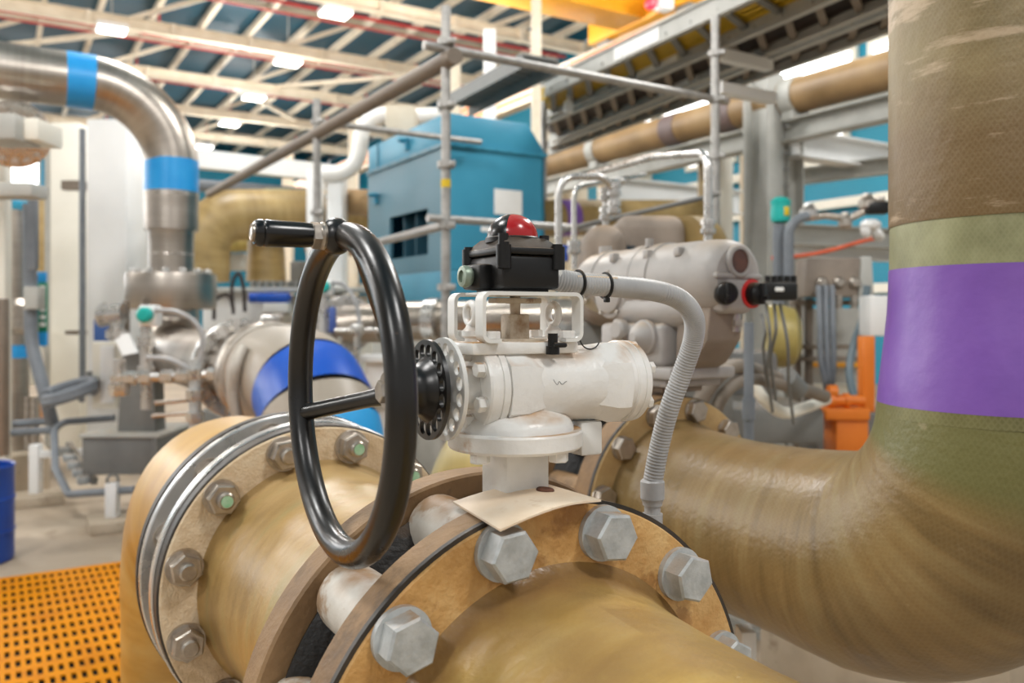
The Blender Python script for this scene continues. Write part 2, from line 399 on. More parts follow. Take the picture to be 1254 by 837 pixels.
# elbow at the far left, bending down to the floor
r3 = thing('fibreglass_elbow', 'amber fibreglass elbow at far left turning down behind the polished steel ring', 'pipe', A(-.48) - ZV * 1.04)
def elbowpts(s0, s1, rad, low, k=14):
    o = A(s1 + rad) - ZV * rad
    pts = [A(s0)] + [o + ZV * rad * math.cos(PI / 2 * i / k) - NV * rad * math.sin(PI / 2 * i / k) for i in range(k + 1)]
    return pts + [pts[-1] * 1 + ZV * (low - pts[-1].z)]
ep = elbowpts(-.19, -.765, .235, .02)
part('elbow_barrel', MB().tube(ep, [.19, .196] + [.2] * (len(ep) - 4) + [.198, .195], 96), GRP_E, r3)
part('flange_rim', MB().lathe(A(0), NV, [(-.20, .17), (-.20, .243), (-.185, .245), (-.170, .245), (-.170, .17)], 128, False), RIMD, r3)
part('steel_flange', MB().lathe(A(0), NV, [(-.170, .15), (-.170, .2415), (-.168, .2435), (-.150, .2435), (-.148, .2415), (-.148, .186), (-.14, .178), (-.07, .178)], 128, False), STL, r3, 'polished steel ring flange')
for k in range(12):
    placed(NUT_L, 'nut', r3, A(-.148, PH1 - (k + .15) * STEP, .209), NV, ZV, .9 * k)
part('base_collar', MB().lathe(Vector((ep[-1].x, ep[-1].y, .02)), ZV, [(0, .25), (.05, .25), (.05, .2), (.12, .198)], 64), GRP_E, r3)

# ------------------------------------------------------------------ butterfly valve
S0 = Vector((.003, .825, EYE))                 # stem axis at eye height
PD = Vector((-.872, -.489, 0)).normalized()    # out along the handwheel shaft
QD = Vector((.489, -.872, 0)).normalized()     # towards the viewer, square to the shaft
HB = -.0672
def B(w, u=0., h=0.): return S0 + PD * w + QD * u + ZV * h
vv = thing('butterfly_valve', 'white butterfly valve with black handwheel and black red-domed switch box between the two near flanges', 'valve', A(.53) - ZV * .24)
vb = part('valve_body', MB().lathe(A(0), NV, [(.486, .15), (.486, .222), (.492, .224), (.500, .212), (.508, .19), (.53, .186), (.552, .19), (.560, .212), (.566, .224), (.571, .222), (.571, .15)], 96, False), RUB, vv, 'black rubber-lined valve body ring')
for k in range(12):
    th = PH2 - k * STEP
    b = MB()
    o = A(.488, th, .205); x = (TV * math.cos(th) + ZV * math.sin(th))
    b.lathe(o, NV, [(0, .030), (.002, .0325), (.082, .0325), (.084, .030)], 28)
    part('lug', b, WHTD, vv)
nk = MB()
nk.box(B(0, 0, -.150), (.049, .049, .10), (TV, -NV, ZV), .004)
nk.box(B(0, 0, -.196), (.075, .062, .022), (TV, -NV, ZV), .008)
part('neck', nk, WHT, vv)

gb = MB()
gb.lathe(B(0, 0, HB), -PD, [(-.030, .036), (-.030, .0405), (-.022, .0405), (-.012, .0382), (.058, .0368), (.085, .0385), (.105, .0405), (.121, .0405)], 64)
gear = part('gearbox', gb, WHT, vv)
def sub(name, mb, m, par, label=None): return part(name, mb, m, par, label)
# turret down to the mounting flange
sub('turret', MB().lathe(B(0, 0, 0), ZV, [(-.109, .057), (-.105, .0566), (-.099, .0535), (-.0955, .049), (-.093, .0425), (-.088, .032)], 64), WHT, gear)
# top pad
sub('top_pad', MB().box(B(.004, .002, -.0295), (.116, .058, .012), (PD, QD, ZV), .003), WHT, gear)
# cast shoulders: flat-sided blocks that run out into the round barrel
UZ = ((.35, .96), (.92, .50), (1.03, -.02), (.92, -.55), (.45, -.93), (-.6, -.8), (-.6, .8))
def ringp(w, r): return [B(w, a_ * r, HB + b_ * r) for a_, b_ in UZ]
for ws in ((.026, .006, -.022), (-.112, -.096, -.070)):
    q = MB()
    rr3 = (.0425, .0425, .033)
    q.grid([ringp(w_, r_) for w_, r_ in zip(ws, rr3)], [0, .01, .03], [.01] * 3)
    sub('cast_shoulder', q, WHT, gear)
pm = [B(-.021 - .0021 * i, math.sqrt(max(0, .0376 ** 2 - z_ ** 2)), HB + z_) for i, z_ in enumerate((.0075, .004, .0025, .0055, .0030, .0028, .0045, .0052))]
sub('pen_mark', MB().tube(smoothpath(pm, 4), .00022, 6), RUB, gear, 'faint pen squiggle')
# drive end cover with bolts
ec = MB(); ec.lathe(B(0, 0, HB), PD, [(.026, .0405), (.028, .0425), (.034, .0425), (.0345, .0412), (.0355, .0412), (.036, .0425), (.046, .0425), (.048, .041), (.048, .02)], 64)
cov = part('end_cover', ec, WHT, vv)
for k in range(6):
    t = R(35 + 60 * k)
    c = B(.048, math.cos(t) * .032, HB + math.sin(t) * .032)
    sub('cover_bolt', MB().lathe(c, PD, [(0, .0075), (.0015, .0075)], 20).hexa(c + PD * .0012, PD, .0072, .0075, .3), WHT, cov)
fc = MB(); fc.lathe(B(0, 0, HB), -PD, [(.119, .041), (.121, .0425), (.1275, .0425), (.128, .0415), (.129, .0415), (.1295, .0425), (.136, .042), (.139, .036), (.140, .01)], 64)
cov2 = part('end_cover', fc, WHT, vv)
for k in range(6):
    t = R(25 + 60 * k)
    c = B(-.138, math.cos(t) * .035, HB + math.sin(t) * .035)
    sub('cover_bolt', MB().hexa(c, -PD, .0065, .006, .3), WHT, cov2)
# mounting flange and its bolts
mf = part('mounting_flange', MB().lathe(B(0, 0, 0), ZV, [(-.1265, .06), (-.1265, .0635), (-.124, .0655), (-.111, .0658), (-.109, .0645), (-.109, .03)], 80), WHT, vv)
for k in range(4):
    t = R(22 + 90 * k)
    c = B(math.cos(t) * .052, math.sin(t) * .052, -.1265)
    sub('flange_bolt', MB().hexa(c, -ZV, .0095, .0095, .3), WHT, mf)
part('stop_block', MB().box(B(-.078, .004, -.122), (.026, .03, .034), (PD, QD, ZV), .003), WHTC, vv)
# shaft housing, perforated locking plates
part('shaft_sleeve', MB().lathe(B(0, 0, HB), PD, [(.046, .0205), (.074, .0205), (.074, .01)], 40), WHT, vv)
def holed(w, rad, th, n, hr, hR, m, label):
    """perforated disc: annular sectors round each hole"""
    b = MB(); c = B(w, 0, HB)
    cu = b.bm
    seg = n * 8
    def pt(d, r, t): return c + PD * d + QD * r * math.cos(t) + ZV * r * math.sin(t)
    dt = 2 * PI / n
    for i in range(n):
        tc = dt * (i + .5)
        hole = [(hR * math.cos(tc) - 0, 0)] and [PI * 2 * j / 16 for j in range(16)]
        hp = []
        for a in hole:
            x = hR + hr * math.cos(a); y = hr * 1.05 * math.sin(a)
            hp.append((math.hypot(x, y), tc + math.atan2(y, x)))
        # outer boundary of the sector sampled in the same 16 directions
        ob = []
        for a in hole:
            ca, sa = math.cos(a), math.sin(a)
            m_ = max(abs(ca), abs(sa)); ca /= m_; sa /= m_
            rr = hR + (rad - hR) * ca if ca > 0 else hR + (hR - .014) * ca
            ob.append((rr, tc + sa * dt / 2))
        for d0, flip in ((0, 1), (th, 0)):
            H1 = [cu.verts.new(pt(d0, *q)) for q in hp]; O1 = [cu.verts.new(pt(d0, *q)) for q in ob]
            for j in range(16):
                k2 = (j + 1) % 16; cu.faces.new((H1[j], H1[k2], O1[k2], O1[j]))
            if d0 == 0: Ha, Oa = H1, O1
        for j in range(16):
            k2 = (j + 1) % 16; cu.faces.new((Ha[j], Ha[k2], H1[k2], H1[j]))
            if math.cos(hole[j]) > .7 - 1e-6 and math.cos(hole[k2]) > .7 - 1e-6: cu.faces.new((Oa[j], Oa[k2], O1[k2], O1[j]))
    bmesh.ops.remove_doubles(cu, verts=cu.verts[:], dist=1e-5)
    b.lathe(c, PD, [(.0002, .0145), (th - .0002, .0145)], 32)
    return part('locking_plate', b, m, vv, label)
holed(.074, .0478, .004, 16, .0060, .0375, WHTC, 'white perforated locking plate')
holed(.0905, .0462, .004, 16, .0060, .0365, BLK, 'black perforated locking plate')
# handwheel
HW = .173; HR = .137
hw = part('handwheel', MB().torus(B(HW, 0, HB), PD, HR, .0122, 128, 24), BLK, vv, 'glossy black handwheel')
hub = MB().lathe(B(0, 0, HB), PD, [(.0945, .030), (.097, .028), (.102, .0235), (.108, .0215), (.127, .0210), (.131, .0195), (.131, .006)], 48)
sub('hub', hub, BLK, hw)
sub('hub_nut', MB().lathe(B(0, 0, HB), PD, [(.131, .0175), (.1335, .0175), (.1335, .006)], 32).hexa(B(.1335, 0, HB), PD, .0105, .007, .2), STLD, hw, 'dull steel hub nut and washer')
for k in range(3):
    t = R(193 + 120 * k)
    e = QD * math.cos(t) + ZV * math.sin(t)
    a = B(.118, 0, HB) + e * .016; z = B(HW - .002, 0, HB) + e * (HR - .004)
    sub('spoke', MB().tube([a, a.lerp(z, .25), a.lerp(z, .9), z], [.0105, .0082, .0082, .0095], 18), BLK, hw)
top = B(HW, 0, HB + HR)
sub('handle_boss', MB().ball(top + PD * .006, .0165, PD, .9).cyl(top, top + PD * .018, .0105), BLK, hw)
sub('handle_ferrule', MB().lathe(top, PD, [(.0165, .0085), (.0165, .0118), (.0185, .0122), (.0205, .0112), (.0215, .0112), (.0215, .006)], 24).hexa(top + PD * .021, PD, .0122, .0075, .2), STLD, hw, 'steel nut at the handle root')
gl = .0265
sub('crank_handle', MB().lathe(top, PD, [(gl, .0085), (gl + .001, .0102), (gl + .010, .0110), (gl + .028, .0112), (gl + .039, .0116), (gl + .0415, .0112), (gl + .0422, .0106), (gl + .0435, .0115), (gl + .047, .0112), (gl + .0495, .0100), (gl + .05, .0080)], 40), BLKG, hw, 'black plastic crank handle')
sub('handle_cap', MB().lathe(top, PD, [(gl + .0495, .0078), (gl + .0515, .0078), (gl + .0523, .0068), (gl + .0515, .005), (gl + .0521, .003), (gl + .0521, .0012)], 24), STLD, hw, 'steel end cap')

# mounting bracket: four legs on a thin top frame
br = MB()
wa, ua, zt, zb = .053, .037, .0215, -.0225
tk = .0036
def strap(u_, wdt):
    q = MB()
    pts = [B(wa - .018, u_, zb), B(wa, u_, zb), B(wa, u_, zt), B(-wa, u_, zt), B(-wa, u_, zb), B(-wa + .018, u_, zb)]
    path = bendpath(pts, .007, 6)
    # sweep a flat section
    rings = []
    for i, p in enumerate(path):
        d = ((path[min(i + 1, len(path) - 1)] - p).normalized() + (p - path[max(i - 1, 0)]).normalized()).normalized()
        nrm = QD.cross(d).normalized()
        rings.append([p + QD * (wdt / 2) + nrm * tk / 2, p - QD * (wdt / 2) + nrm * tk / 2, p - QD * (wdt / 2) - nrm * tk / 2, p + QD * (wdt / 2) - nrm * tk / 2])
    q.grid(rings, list(range(len(path))), [.01] * len(path))
    return q
bk = part('bracket', MB().box(B(0, 0, zt), (.086, .074, tk * .9), (PD, QD, ZV), .001), WHTC, vv)
for u_ in (ua - .007, -ua + .007): sub('bracket_strap', strap(u_, .015), WHTC, bk)
for w_ in (wa - .012, -wa + .012):
    for u_ in (ua - .007, -ua + .007):
        sub('bracket_bolt', MB().hexa(B(w_, u_, zb + .002), ZV, .0075, .007, .4), WHT, bk)
# coupling under the switch box
cp = MB().cyl(B(0, 0, zb - .004), B(0, 0, zb + .001), .03).box(B(0, 0, zb + .012), (.022, .020, .026), (PD, QD, ZV), .002).cyl(B(0, 0, zb + .02), B(0, 0, zt), .0052)
cp.box(B(0, 0, zt - .006), (.05, .018, .005), (PD, QD, ZV), .001)
part('stem_coupling', cp, M('rusty cream steel', [(176, 160, 138), (196, 184, 166), (150, 122, 92)], .6, scale=40, spots=((120, 80, 50), 30, .58, .7)), vv)
# eyebolts
for (w_, u_) in ((.0495, .003), (-.040, .006)):
    c = B(w_, u_, -.0165)
    e = MB().torus(c + ZV * .019, PD, .0098, .0036, 32, 12)
    e.lathe(c, ZV, [(-.018, .006), (-.004, .006), (-.002, .0085), (.003, .0085), (.006, .0055), (.009, .004)], 20)
    part('eyebolt', e, WHT, vv)
# grease nipple and ring wires
nz_ = B(-.022, .034, -.036)
part('grease_fitting', MB().cyl(nz_, nz_ + ZV * .008, .0065).cyl(nz_ + ZV * .006, nz_ + ZV * .020, .0048).box(nz_ + ZV * .009 + QD * .006 - PD * .004, (.014, .007, .005), (PD, QD, ZV), .002), BLKP, vv, 'small dark grease fitting')
for (w_, u_, a0, a1, rr) in ((-.012, .026, 20, 170, .0115), (-.076, .018, -40, 150, .0125)):
    part('wire_loop', MB().torus(B(w_, u_, -.020), QD, rr, .0007, 24, 8, R(a0), R(a1), PD), RUB, vv)

# switch box
sb = zt + .0025
def rbox(b, w0, w1, u0, u1, z0, z1, bev): return b.box(B((w0 + w1) / 2, (u0 + u1) / 2, (z0 + z1) / 2), (abs(w1 - w0), abs(u1 - u0), z1 - z0), (PD, QD, ZV), bev)
x0, x1, y0_, y1_ = -.033, .030, -.046, .030
base = rbox(MB(), x0, x1, y0_, y1_, sb + .002, sb + .034, .004)
rbox(base, x1 - .002, x1 + .013, -.03, .008, sb + .002, sb + .026, .003)
rbox(base, x0 + .008, x1 - .006, y0_ + .01, y1_ - .008, sb - .003, sb + .004, .001)
box = part('switch_box', base, BLKP, vv, 'black plastic limit switch box')
for (w_, u_) in ((x0 + .002, y1_ - .002), (x1 - .002, y1_ - .002), (x0 + .002, y0_ + .002), (x1 - .002, y0_ + .002)):
    sub('corner_lug', MB().cyl(B(w_, u_, sb + .021), B(w_, u_, sb + .043), .0072).cyl(B(w_, u_, sb + .043), B(w_, u_, sb + .0455), .0052), BLKP, box)
lid = MB()
rbox(lid, x0 - .002, x1 + .002, y0_ - .002, y1_ + .002, sb + .0345, sb + .0415, .002)
def rr4(w0, w1, u0, u1, z): return [B(w0, u0, z), B(w1, u0, z), B(w1, u1, z), B(w0, u1, z)]
mw, mu = (x0 + x1) / 2 + .001, (y0_ + y1_) / 2 + .002
lid.grid([rr4(x0, x1, y0_, y1_, sb + .041), rr4(x0 + .003, x1 - .003, y0_ + .004, y1_ - .003, sb + .0445), rr4(mw - .022, mw + .022, mu - .026, mu + .026, sb + .0515)], [0, .01, .02], [.02] * 3)
lid.lathe(B(mw, mu, 0), ZV, [(sb + .048, .0268), (sb + .0525, .0268), (sb + .0535, .0258), (sb + .0535, .01)], 48)
sub('cover', lid, BLKP, box)
for (w_, u_) in ((mw + .024, mu + .025), (mw - .023, mu + .022), (mw - .024, mu - .02)):
    sub('cover_screw', MB().cyl(B(w_, u_, sb + .044), B(w_, u_, sb + .0545), .0048), BLKP, box)
dc = B(mw, mu, sb + .053)
dome = MB().ball(dc, .0252, ZV, .93, 48, True)
dm = dome.mesh('indicator_dome', BLKG, LOC[box]); dm.materials.append(REDP)
for p in dm.polygons:
    v = p.center + LOC[box] - dc
    # two red quarters and two black ones
    az = math.degrees(math.atan2(v.x, -v.y)) + 10
    p.material_index = 1 if (0 < az % 180 < 85) else 0
do = bpy.data.objects.new('indicator_dome', dm); COL.objects.link(do); do.parent = box; do['label'] = 'round indicator dome in red and black quarters'
cg = B(x1 + .013, -.012, sb + .0145)
sub('cable_plug', MB().lathe(cg, PD, [(0, .0085), (.003, .0085), (.003, .0105), (.006, .0108), (.009, .0100), (.0095, .006), (.007, .0055)], 24), M('greenish plug', [(120, 136, 120), (150, 162, 146)], .4, .4, scale=40), box, 'pale green metal plug')

# ------------------------------------------------------------------ flexible conduit from the switch box
cs = B(x0 - .001, -.006, sb + .0165)
pp = [cs, P(705, 347, .86), P(745, 350, .88), P(800, 356, .91), P(832, 367, .935), P(849, 388, .95), P(849, 416, .965), P(836, 456, .98), P(820, 500, .99), P(808, 545, 1.0), P(799, 592, 1.005)]
path = smoothpath(pp, 24)
rad = [.0115 + .00032 * (1 if (i % 2) else -1) for i in range(len(path))]
cd = thing('flexible_conduit', 'grey ribbed flexible conduit curving from the black switch box down behind the front flange', 'conduit', P(799, 640, 1.005))
part('hose', MB().tube(path, rad, 20), COND, cd)
part('box_connector', MB().cyl(cs + PD * .004, cs - PD * .016, .0135), WHTC, cd, 'pale connector at the switch box')
e0 = path[-1]
part('end_fitting', MB().lathe(e0, ZV * -1, [(-.004, .0125), (-.002, .0142), (.018, .0142), (.020, .0128), (.024, .0115), (.026, .0115), (.026, .0095), (.036, .0095), (.036, .0120), (.06, .0120), (.06, .0110), (.30, .0110)], 28), COND, cd, 'pale grey conduit coupling')
for f_ in (708, 741):
    c = P(f_, 347 if f_ < 720 else 350, .862 if f_ < 720 else .8785)
    part('cable_tie', MB().torus(c, PD, .0128, .0016, 32, 8).box(c - ZV * .015 + QD * .003, (.005, .006, .005), (PD, QD, ZV), .001), BLKP, cd, 'black cable tie')
tg0, tg1 = P(704, 339, .855), P(752, 341, .88)
part('marker_strip', MB().bar(tg0 - QD * 0, tg1, .012, .002), CREAM, cd, 'cream marker strip')

# ------------------------------------------------------------------ tag lying on the flange
def T(s, sa, dz=0): return A(s) + (-TV * sa + ZV * math.sqrt(max(0, 1 - sa * sa))) * (.2415 + dz)
cr = [(T(.545, .275, .001), T(.648, .315, .001)), (T(.548, .12, .0005), T(.644, .16, -.0008)), (T(.550, -.02, .001), T(.638, .0, -.0006)), (T(.553, -.145, .001), T(.632, -.165, .0005))]
tb = MB(); rows = []
NL, NWD = 12, 8
def crl(v):
    a = [smoothpath([c[k] for c in cr], 4) for k in (0, 1)]
    return [a[0][i].lerp(a[1][i], v) for i in range(len(a[0]))]
cols_ = [crl(j / NWD) for j in range(NWD + 1)]
n_ = len(cols_[0])
tops = [[c + ZV * .0009 for c in col] for col in cols_]; bots = [[c - ZV * .0009 for c in col] for col in cols_]
rings = [[tops[j][i] for j in range(NWD + 1)] + [bots[j][i] for j in range(NWD, -1, -1)] for i in range(n_)]
tb.grid(rings, [.01 * i for i in range(n_)], [.01] * n_)
tagt = thing('tag_plate', 'aged cream tag plate with rusty eyelet lying on top of the front flange', 'tag', T(.59, .05))
part('plate', tb, CREAM, tagt)
ey = cols_[3][n_ - 4] + ZV * .001
part('eyelet', MB().torus(ey, T(.6, -.12) - A(.6), .0062, .0026, 28, 10), RUST, tagt, 'rusty iron eyelet')
part('eyelet_hole', MB().cyl(ey - ZV * .0005, ey + ZV * .0006, .0045), RUB, tagt)
# ================================================================== SECOND LINE: RIGHT-HAND ELBOW
C2 = Vector((.373, 1.791, EYE - .410))
def A2(s, th=0., r=0.):
    return C2 + NV * s + (TV * math.cos(th) + ZV * math.sin(th)) * r
q1 = thing('fibreglass_elbow', 'huge olive brown fibreglass elbow at right rising into a vertical pipe with a purple band', 'pipe', Vector((.722, 1.218, EYE - .62)))
BR = .27; sE = .672
o = A2(sE - BR) + ZV * BR
def arc2(t): return o + NV * BR * math.sin(t) - ZV * BR * math.cos(t)
up = Vector((A2(sE).x, A2(sE).y, 0))
sp = [A2(s) for s in (-.035, -.025, .0, .04, .09, .15, .22, .30, .36)]
rs = [.189, .187, .180, .174, .170, .167, .167, .170, .175]
for i in range(1, 17):
    t = PI / 2 * i / 16; sp.append(arc2(t)); rs.append(.179 + .008 * math.sin(PI * i / 20))
zt2 = sp[-1].z
GRP_R2 = M('olive brown wound fibreglass elbow', [(104, 84, 50), (136, 112, 70), (152, 134, 92)], .36, scale=5, uv=(2.5, 24), bump=.3, bscale=80, dust=((150, 118, 78), .8, 7), spots=((182, 166, 132), 6, .66, .6), weave=.04, bands=[(.775, 2, (112, 110, 66), .02)])
part('elbow_barrel', MB().tube(sp, rs, 160), GRP_R2, q1)
def vlath(prof, m, name, lab):
    return part(name, MB().lathe(up, ZV, prof, 160, False), m, q1, lab)
ze = EYE - .126                                      # lower edge of the purple band
vlath([(zt2 - .004, .1842), (ze, .1830)], OLIVE, 'resin_collar', 'olive green resin collar')
vlath([(ze - .0005, .1832), (ze + .02, .1815), (ze + .06, .1768), (ze + .10, .1722), (ze + .13, .1692), (ze + .16, .1675), (ze + .195, .1668)], PURP, 'painted_band', 'purple painted band')
vlath([(ze + .195, .1658), (ze + .26, .1652)], SAGE, 'resin_collar', 'sage green resin collar')
vlath([(ze + .258, .1662), (ze + .262, .1668), (ze + .32, .167), (ze + 2.2, .167)], GRP_V, 'riser', 'mottled brown riser pipe')
part('flange_face', MB().lathe(A2(0), NV, [(-.06, .15), (-.06, .236), (-.034, .236), (-.032, .234), (-.032, .15)], 128, False), FACE_R, q1)
part('gasket_edge', MB().lathe(A2(0), NV, [(-.043, .18), (-.043, .2385), (-.037, .2385), (-.035, .237), (-.035, .18)], 128, False), RIMD, q1)
part('flange_rim', MB().lathe(A2(0), NV, [(-.09, .17), (-.09, .236), (-.087, .2385), (-.042, .2385), (-.04, .236), (-.04, .17)], 128, False), RIM, q1)
for k in range(12):
    placed(BOLT_R, 'bolt', q1, A2(-.032, 2.93 - k * STEP, .21), NV, ZV, .3 + 1.7 * k)
# pipe behind the second valve
q2 = thing('fibreglass_pipe', 'pale yellow fibreglass pipe half hidden behind the white valve neck', 'pipe', A2(-.6) - ZV * .26)
def leg2(s1, rad, low, k=14):
    o = A2(s1 + rad) - ZV * rad
    a = [o + ZV * rad * math.cos(PI / 2 * i / k) - NV * rad * math.sin(PI / 2 * i / k) for i in range(k + 1)]
    return [A2(-.24), A2(-.27), A2(-.33), A2(-.42), A2(-.55)] + a + [a[-1] + ZV * (low - a[-1].z)]
lp2 = leg2(-.877, .235, .0)
part('pipe_barrel', MB().tube(lp2, [.19, .182, .172, .168, .170] + [.182] * (len(lp2) - 5), 96), GRP_Y, q2)
part('flange_rim', MB().lathe(A2(0), NV, [(-.245, .16), (-.245, .236), (-.242, .2385), (-.205, .2385), (-.202, .236), (-.202, .16)], 96, False), RIM, q2)
for k in range(12):
    placed(BOLT_R, 'bolt', q2, A2(-.245, 2.93 - k * STEP, .21), -NV, ZV, .3 + 1.7 * k)

# ------------------------------------------------------------------ electric actuator on the second line
S2 = A2(-.15); S2 = Vector((S2.x, S2.y, EYE)) + TV * .045 + NV * .02
def D(n, t, h): return S2 + NV * n + TV * t + ZV * h
av = thing('actuator_valve', 'grey dust-covered electric actuator with round window and two knobs, on the second pipe line', 'actuator', A2(-.15) - ZV * .25)
part('valve_body', MB().lathe(A2(0), NV, [(-.202, .15), (-.202, .22), (-.19, .21), (-.17, .186), (-.13, .186), (-.10, .21), (-.09, .22), (-.09, .15)], 80, False), RUB, av)
for k in range(12):
    part('lug', MB().lathe(A2(-.20, 2.93 - k * STEP, .205), NV, [(0, .029), (.002, .031), (.106, .031), (.108, .029)], 20), RIM, av)
part('neck', MB().box(D(0, 0, -.20), (.075, .075, .10), (NV, TV, ZV), .006).box(D(0, 0, -.158), (.13, .12, .018), (NV, TV, ZV), .004), ACTD, av)
ah = .083
hs = MB()
hs.lathe(D(0, 0, ah), NV, [(-.265, .02), (-.262, .052), (-.252, .066), (-.235, .073), (-.195, .075), (-.192, .079), (-.172, .079), (-.170, .076), (-.06, .078), (-.058, .0825), (-.03, .0825), (-.028, .081), (.0, .081), (.002, .0835), (.03, .0835), (.032, .080), (.17, .0795), (.20, .077), (.218, .0715), (.2275, .06), (.229, .02)], 80)
hs.cyl(D(-.012, -.03, ah + .074), D(-.012, -.03, ah + .094), .009).cyl(D(-.20, -.01, ah + .07), D(-.20, -.01, ah + .09), .016)
for n_ in (-.1, .02, .12): hs.box(D(n_, -.062, ah + .055), (.018, .018, .02), (NV, TV, ZV), .003)
hous = part('housing', hs, ACTG, av)
# chin of the control end: flat hood with the window and the two knobs under it
ch = MB().box(D(.205, 0, ah - .038), (.055, .085, .078), (NV, TV, ZV), .016, 3)
ch.box(D(.222, 0, ah + .0), (.024, .132, .012), (NV, TV, ZV), .005)
sub('control_chin', ch, ACTG, hous)
wz = D(.228, -.002, ah + .030)
sub('window_rim', MB().lathe(wz, NV, [(-.03, .034), (.006, .034), (.009, .031), (.009, .025), (.004, .0245)], 48), ACTG, hous)
sub('window_glass', MB().lathe(wz, NV, [(.0, .0245), (.0055, .0245)], 48), GLS, hous, 'dark round display window')
def knob(c, ax, m, lab, plate=None):
    b = MB().lathe(c, ax, [(0, .022), (.004, .024), (.020, .0225), (.024, .019), (.026, .008)], 32)
    x, y, a = frame(ax)
    b.box(c + a * .024, (.044, .012, .016), (x, y, a), .004).cyl(c + a * .03 - x * .008, c + a * .042 - x * .008, .0045)
    return sub('selector_knob', b, m, hous, lab)
knob(D(.226, -.036, ah - .036), (NV * .8 - TV * .5).normalized(), BLKP, 'black selector knob')
kc = D(.232, .034, ah - .036)
sub('knob_plate', MB().lathe(kc - NV * .004, NV, [(0, .03), (.007, .03), (.008, .028)], 32), M('red plastic', [(196, 30, 30), (214, 44, 40)], .35), hous, 'red plate behind a black knob')
knob(kc + NV * .003, NV, BLKP, 'black selector knob on a red plate')
# round covers facing the left
for (n_, h_, r_) in ((-.215, ah - .012, .033), (-.105, ah - .030, .046)):
    c = D(n_, -.066, h_)
    cv = part('round_cover', MB().lathe(c, -TV, [(-.02, r_ * 1.25), (.004, r_ * 1.25), (.006, r_ * 1.2), (.006, r_), (.013, r_ * .97), (.015, r_ * .88)], 48), ACTG, av)
    for k in range(5):
        t = R(20 + 72 * k); e = NV * math.cos(t) + ZV * math.sin(t)
        sub('cover_bolt', MB().hexa(c - TV * .006 + e * r_ * 1.12, -TV, .005, .006, .3), STLD, cv)
part('motor_barrel', MB().lathe(D(.14, -.03, ah - .066), -NV, [(0, .02), (.004, .036), (.03, .042), (.22, .042), (.25, .036)], 40), ACTG, av)
# gear case below
gc = MB().box(D(-.03, 0, -.062), (.22, .15, .095), (NV, TV, ZV), .014, 3)
gc.box(D(0, .0, -.121), (.26, .19, .026), (NV, TV, ZV), .006).box(D(0, 0, -.143), (.20, .16, .018), (NV, TV, ZV), .004)
gcase = part('gear_case', gc, ACTG, av)
sub('name_plate', MB().box(D(-.06, -.078, -.066), (.052, .006, .046), (NV, TV, ZV), .002), ACTD, gcase, 'dull rectangular plate')
sub('end_plug', MB().lathe(D(.03, -.073, -.045), -TV, [(0, .038), (.012, .038), (.014, .034), (.030, .026), (.042, .010)], 36), ACTG, gcase)
sub('end_plug', MB().lathe(D(-.055, -.073, -.030), -TV, [(0, .024), (.016, .024), (.022, .018)], 30), ACTG, gcase)
part('support_arm', MB().prism([D(.10, -.05, .02), D(.20, -.05, .02), D(.19, -.05, -.05), D(.15, -.05, -.10), D(.09, -.05, -.13)], TV * .10, .008), ACTD, av)
for (n_, t_) in ((.10, -.07), (-.10, -.07), (.0, -.08)):
    part('base_bolt', MB().hexa(D(n_, t_, -.152), -ZV, .011, .014, .3), STLD, av)
for (n_, t_) in ((.19, .03), (.15, .05)):
    part('cable_gland', MB().cyl(D(n_, t_, ah - .07), D(n_, t_, ah - .115), .013).hexa(D(n_, t_, ah - .09), -ZV, .017, .014, .2), STLD, av)
# ================================================================== THE HALL
def Q(c, d, h): return Vector((-.5215 * c + .8533 * d, .8533 * c + .5215 * d, EYE + h))   # c deep along the pipes, d across
BX = (TV, -NV, ZV)
CONC = M('stained concrete', [(150, 134, 114), (178, 160, 138), (192, 176, 154)], .75, scale=1.4, bump=.15, bscale=30, spots=((126, 104, 80), 2.2, .6, .6))
CONC2 = M('dusty concrete plinth', [(158, 142, 120), (180, 164, 142), (192, 178, 158)], .8, scale=3, bump=.25, bscale=40, spots=((120, 98, 74), 5, .6, .6))
DECK = M('teal roof sheeting', [(16, 62, 78), (22, 74, 92)], .5, scale=.4)
TEALW = M('teal wall cladding', [(20, 128, 156), (26, 142, 170)], .5, scale=.4)
CRM = M('cream steelwork', [(202, 188, 164), (216, 204, 182), (224, 214, 196)], .55, scale=2)
CRMW = M('pale cream steelwork', [(226, 222, 208), (236, 232, 220)], .5, scale=2)
WHP = M('white painted steel', [(228, 228, 226), (238, 238, 236)], .45, scale=2)
GRY = M('light grey steelwork', [(160, 160, 154), (178, 178, 172), (190, 190, 184)], .5, scale=3, dust=((178, 158, 130), .6))
GRYD = M('mid grey steel', [(106, 106, 104), (124, 124, 120)], .55, scale=5, dust=((150, 128, 100), .7))
GRYC = M('grey plastic conduit', [(108, 114, 122), (126, 132, 138)], .45, scale=8)
RED = M('red sprinkler pipe', [(188, 62, 58), (204, 78, 72)], .5, scale=4)
CAB = M('blue enclosure paint', [(44, 128, 158), (52, 140, 170), (58, 146, 176)], .42, scale=2)
CABD = M('slate blue side panel', [(70, 116, 134), (78, 124, 142)], .45, scale=2)  # duller blue, mainly for the enclosure's left side panel
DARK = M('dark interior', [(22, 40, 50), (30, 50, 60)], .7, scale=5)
PAPER = M('white paper', [(236, 236, 232), (242, 242, 240)], .6, scale=10)
BAND = M('sky blue pipe band', [(30, 144, 214), (44, 158, 224)], .35, scale=6)
BLUE = M('cobalt blue paint', [(14, 74, 178), (24, 92, 196)], .35, scale=4)
LBLU = M('bright blue paint', [(36, 150, 218), (50, 164, 228)], .35, scale=4)
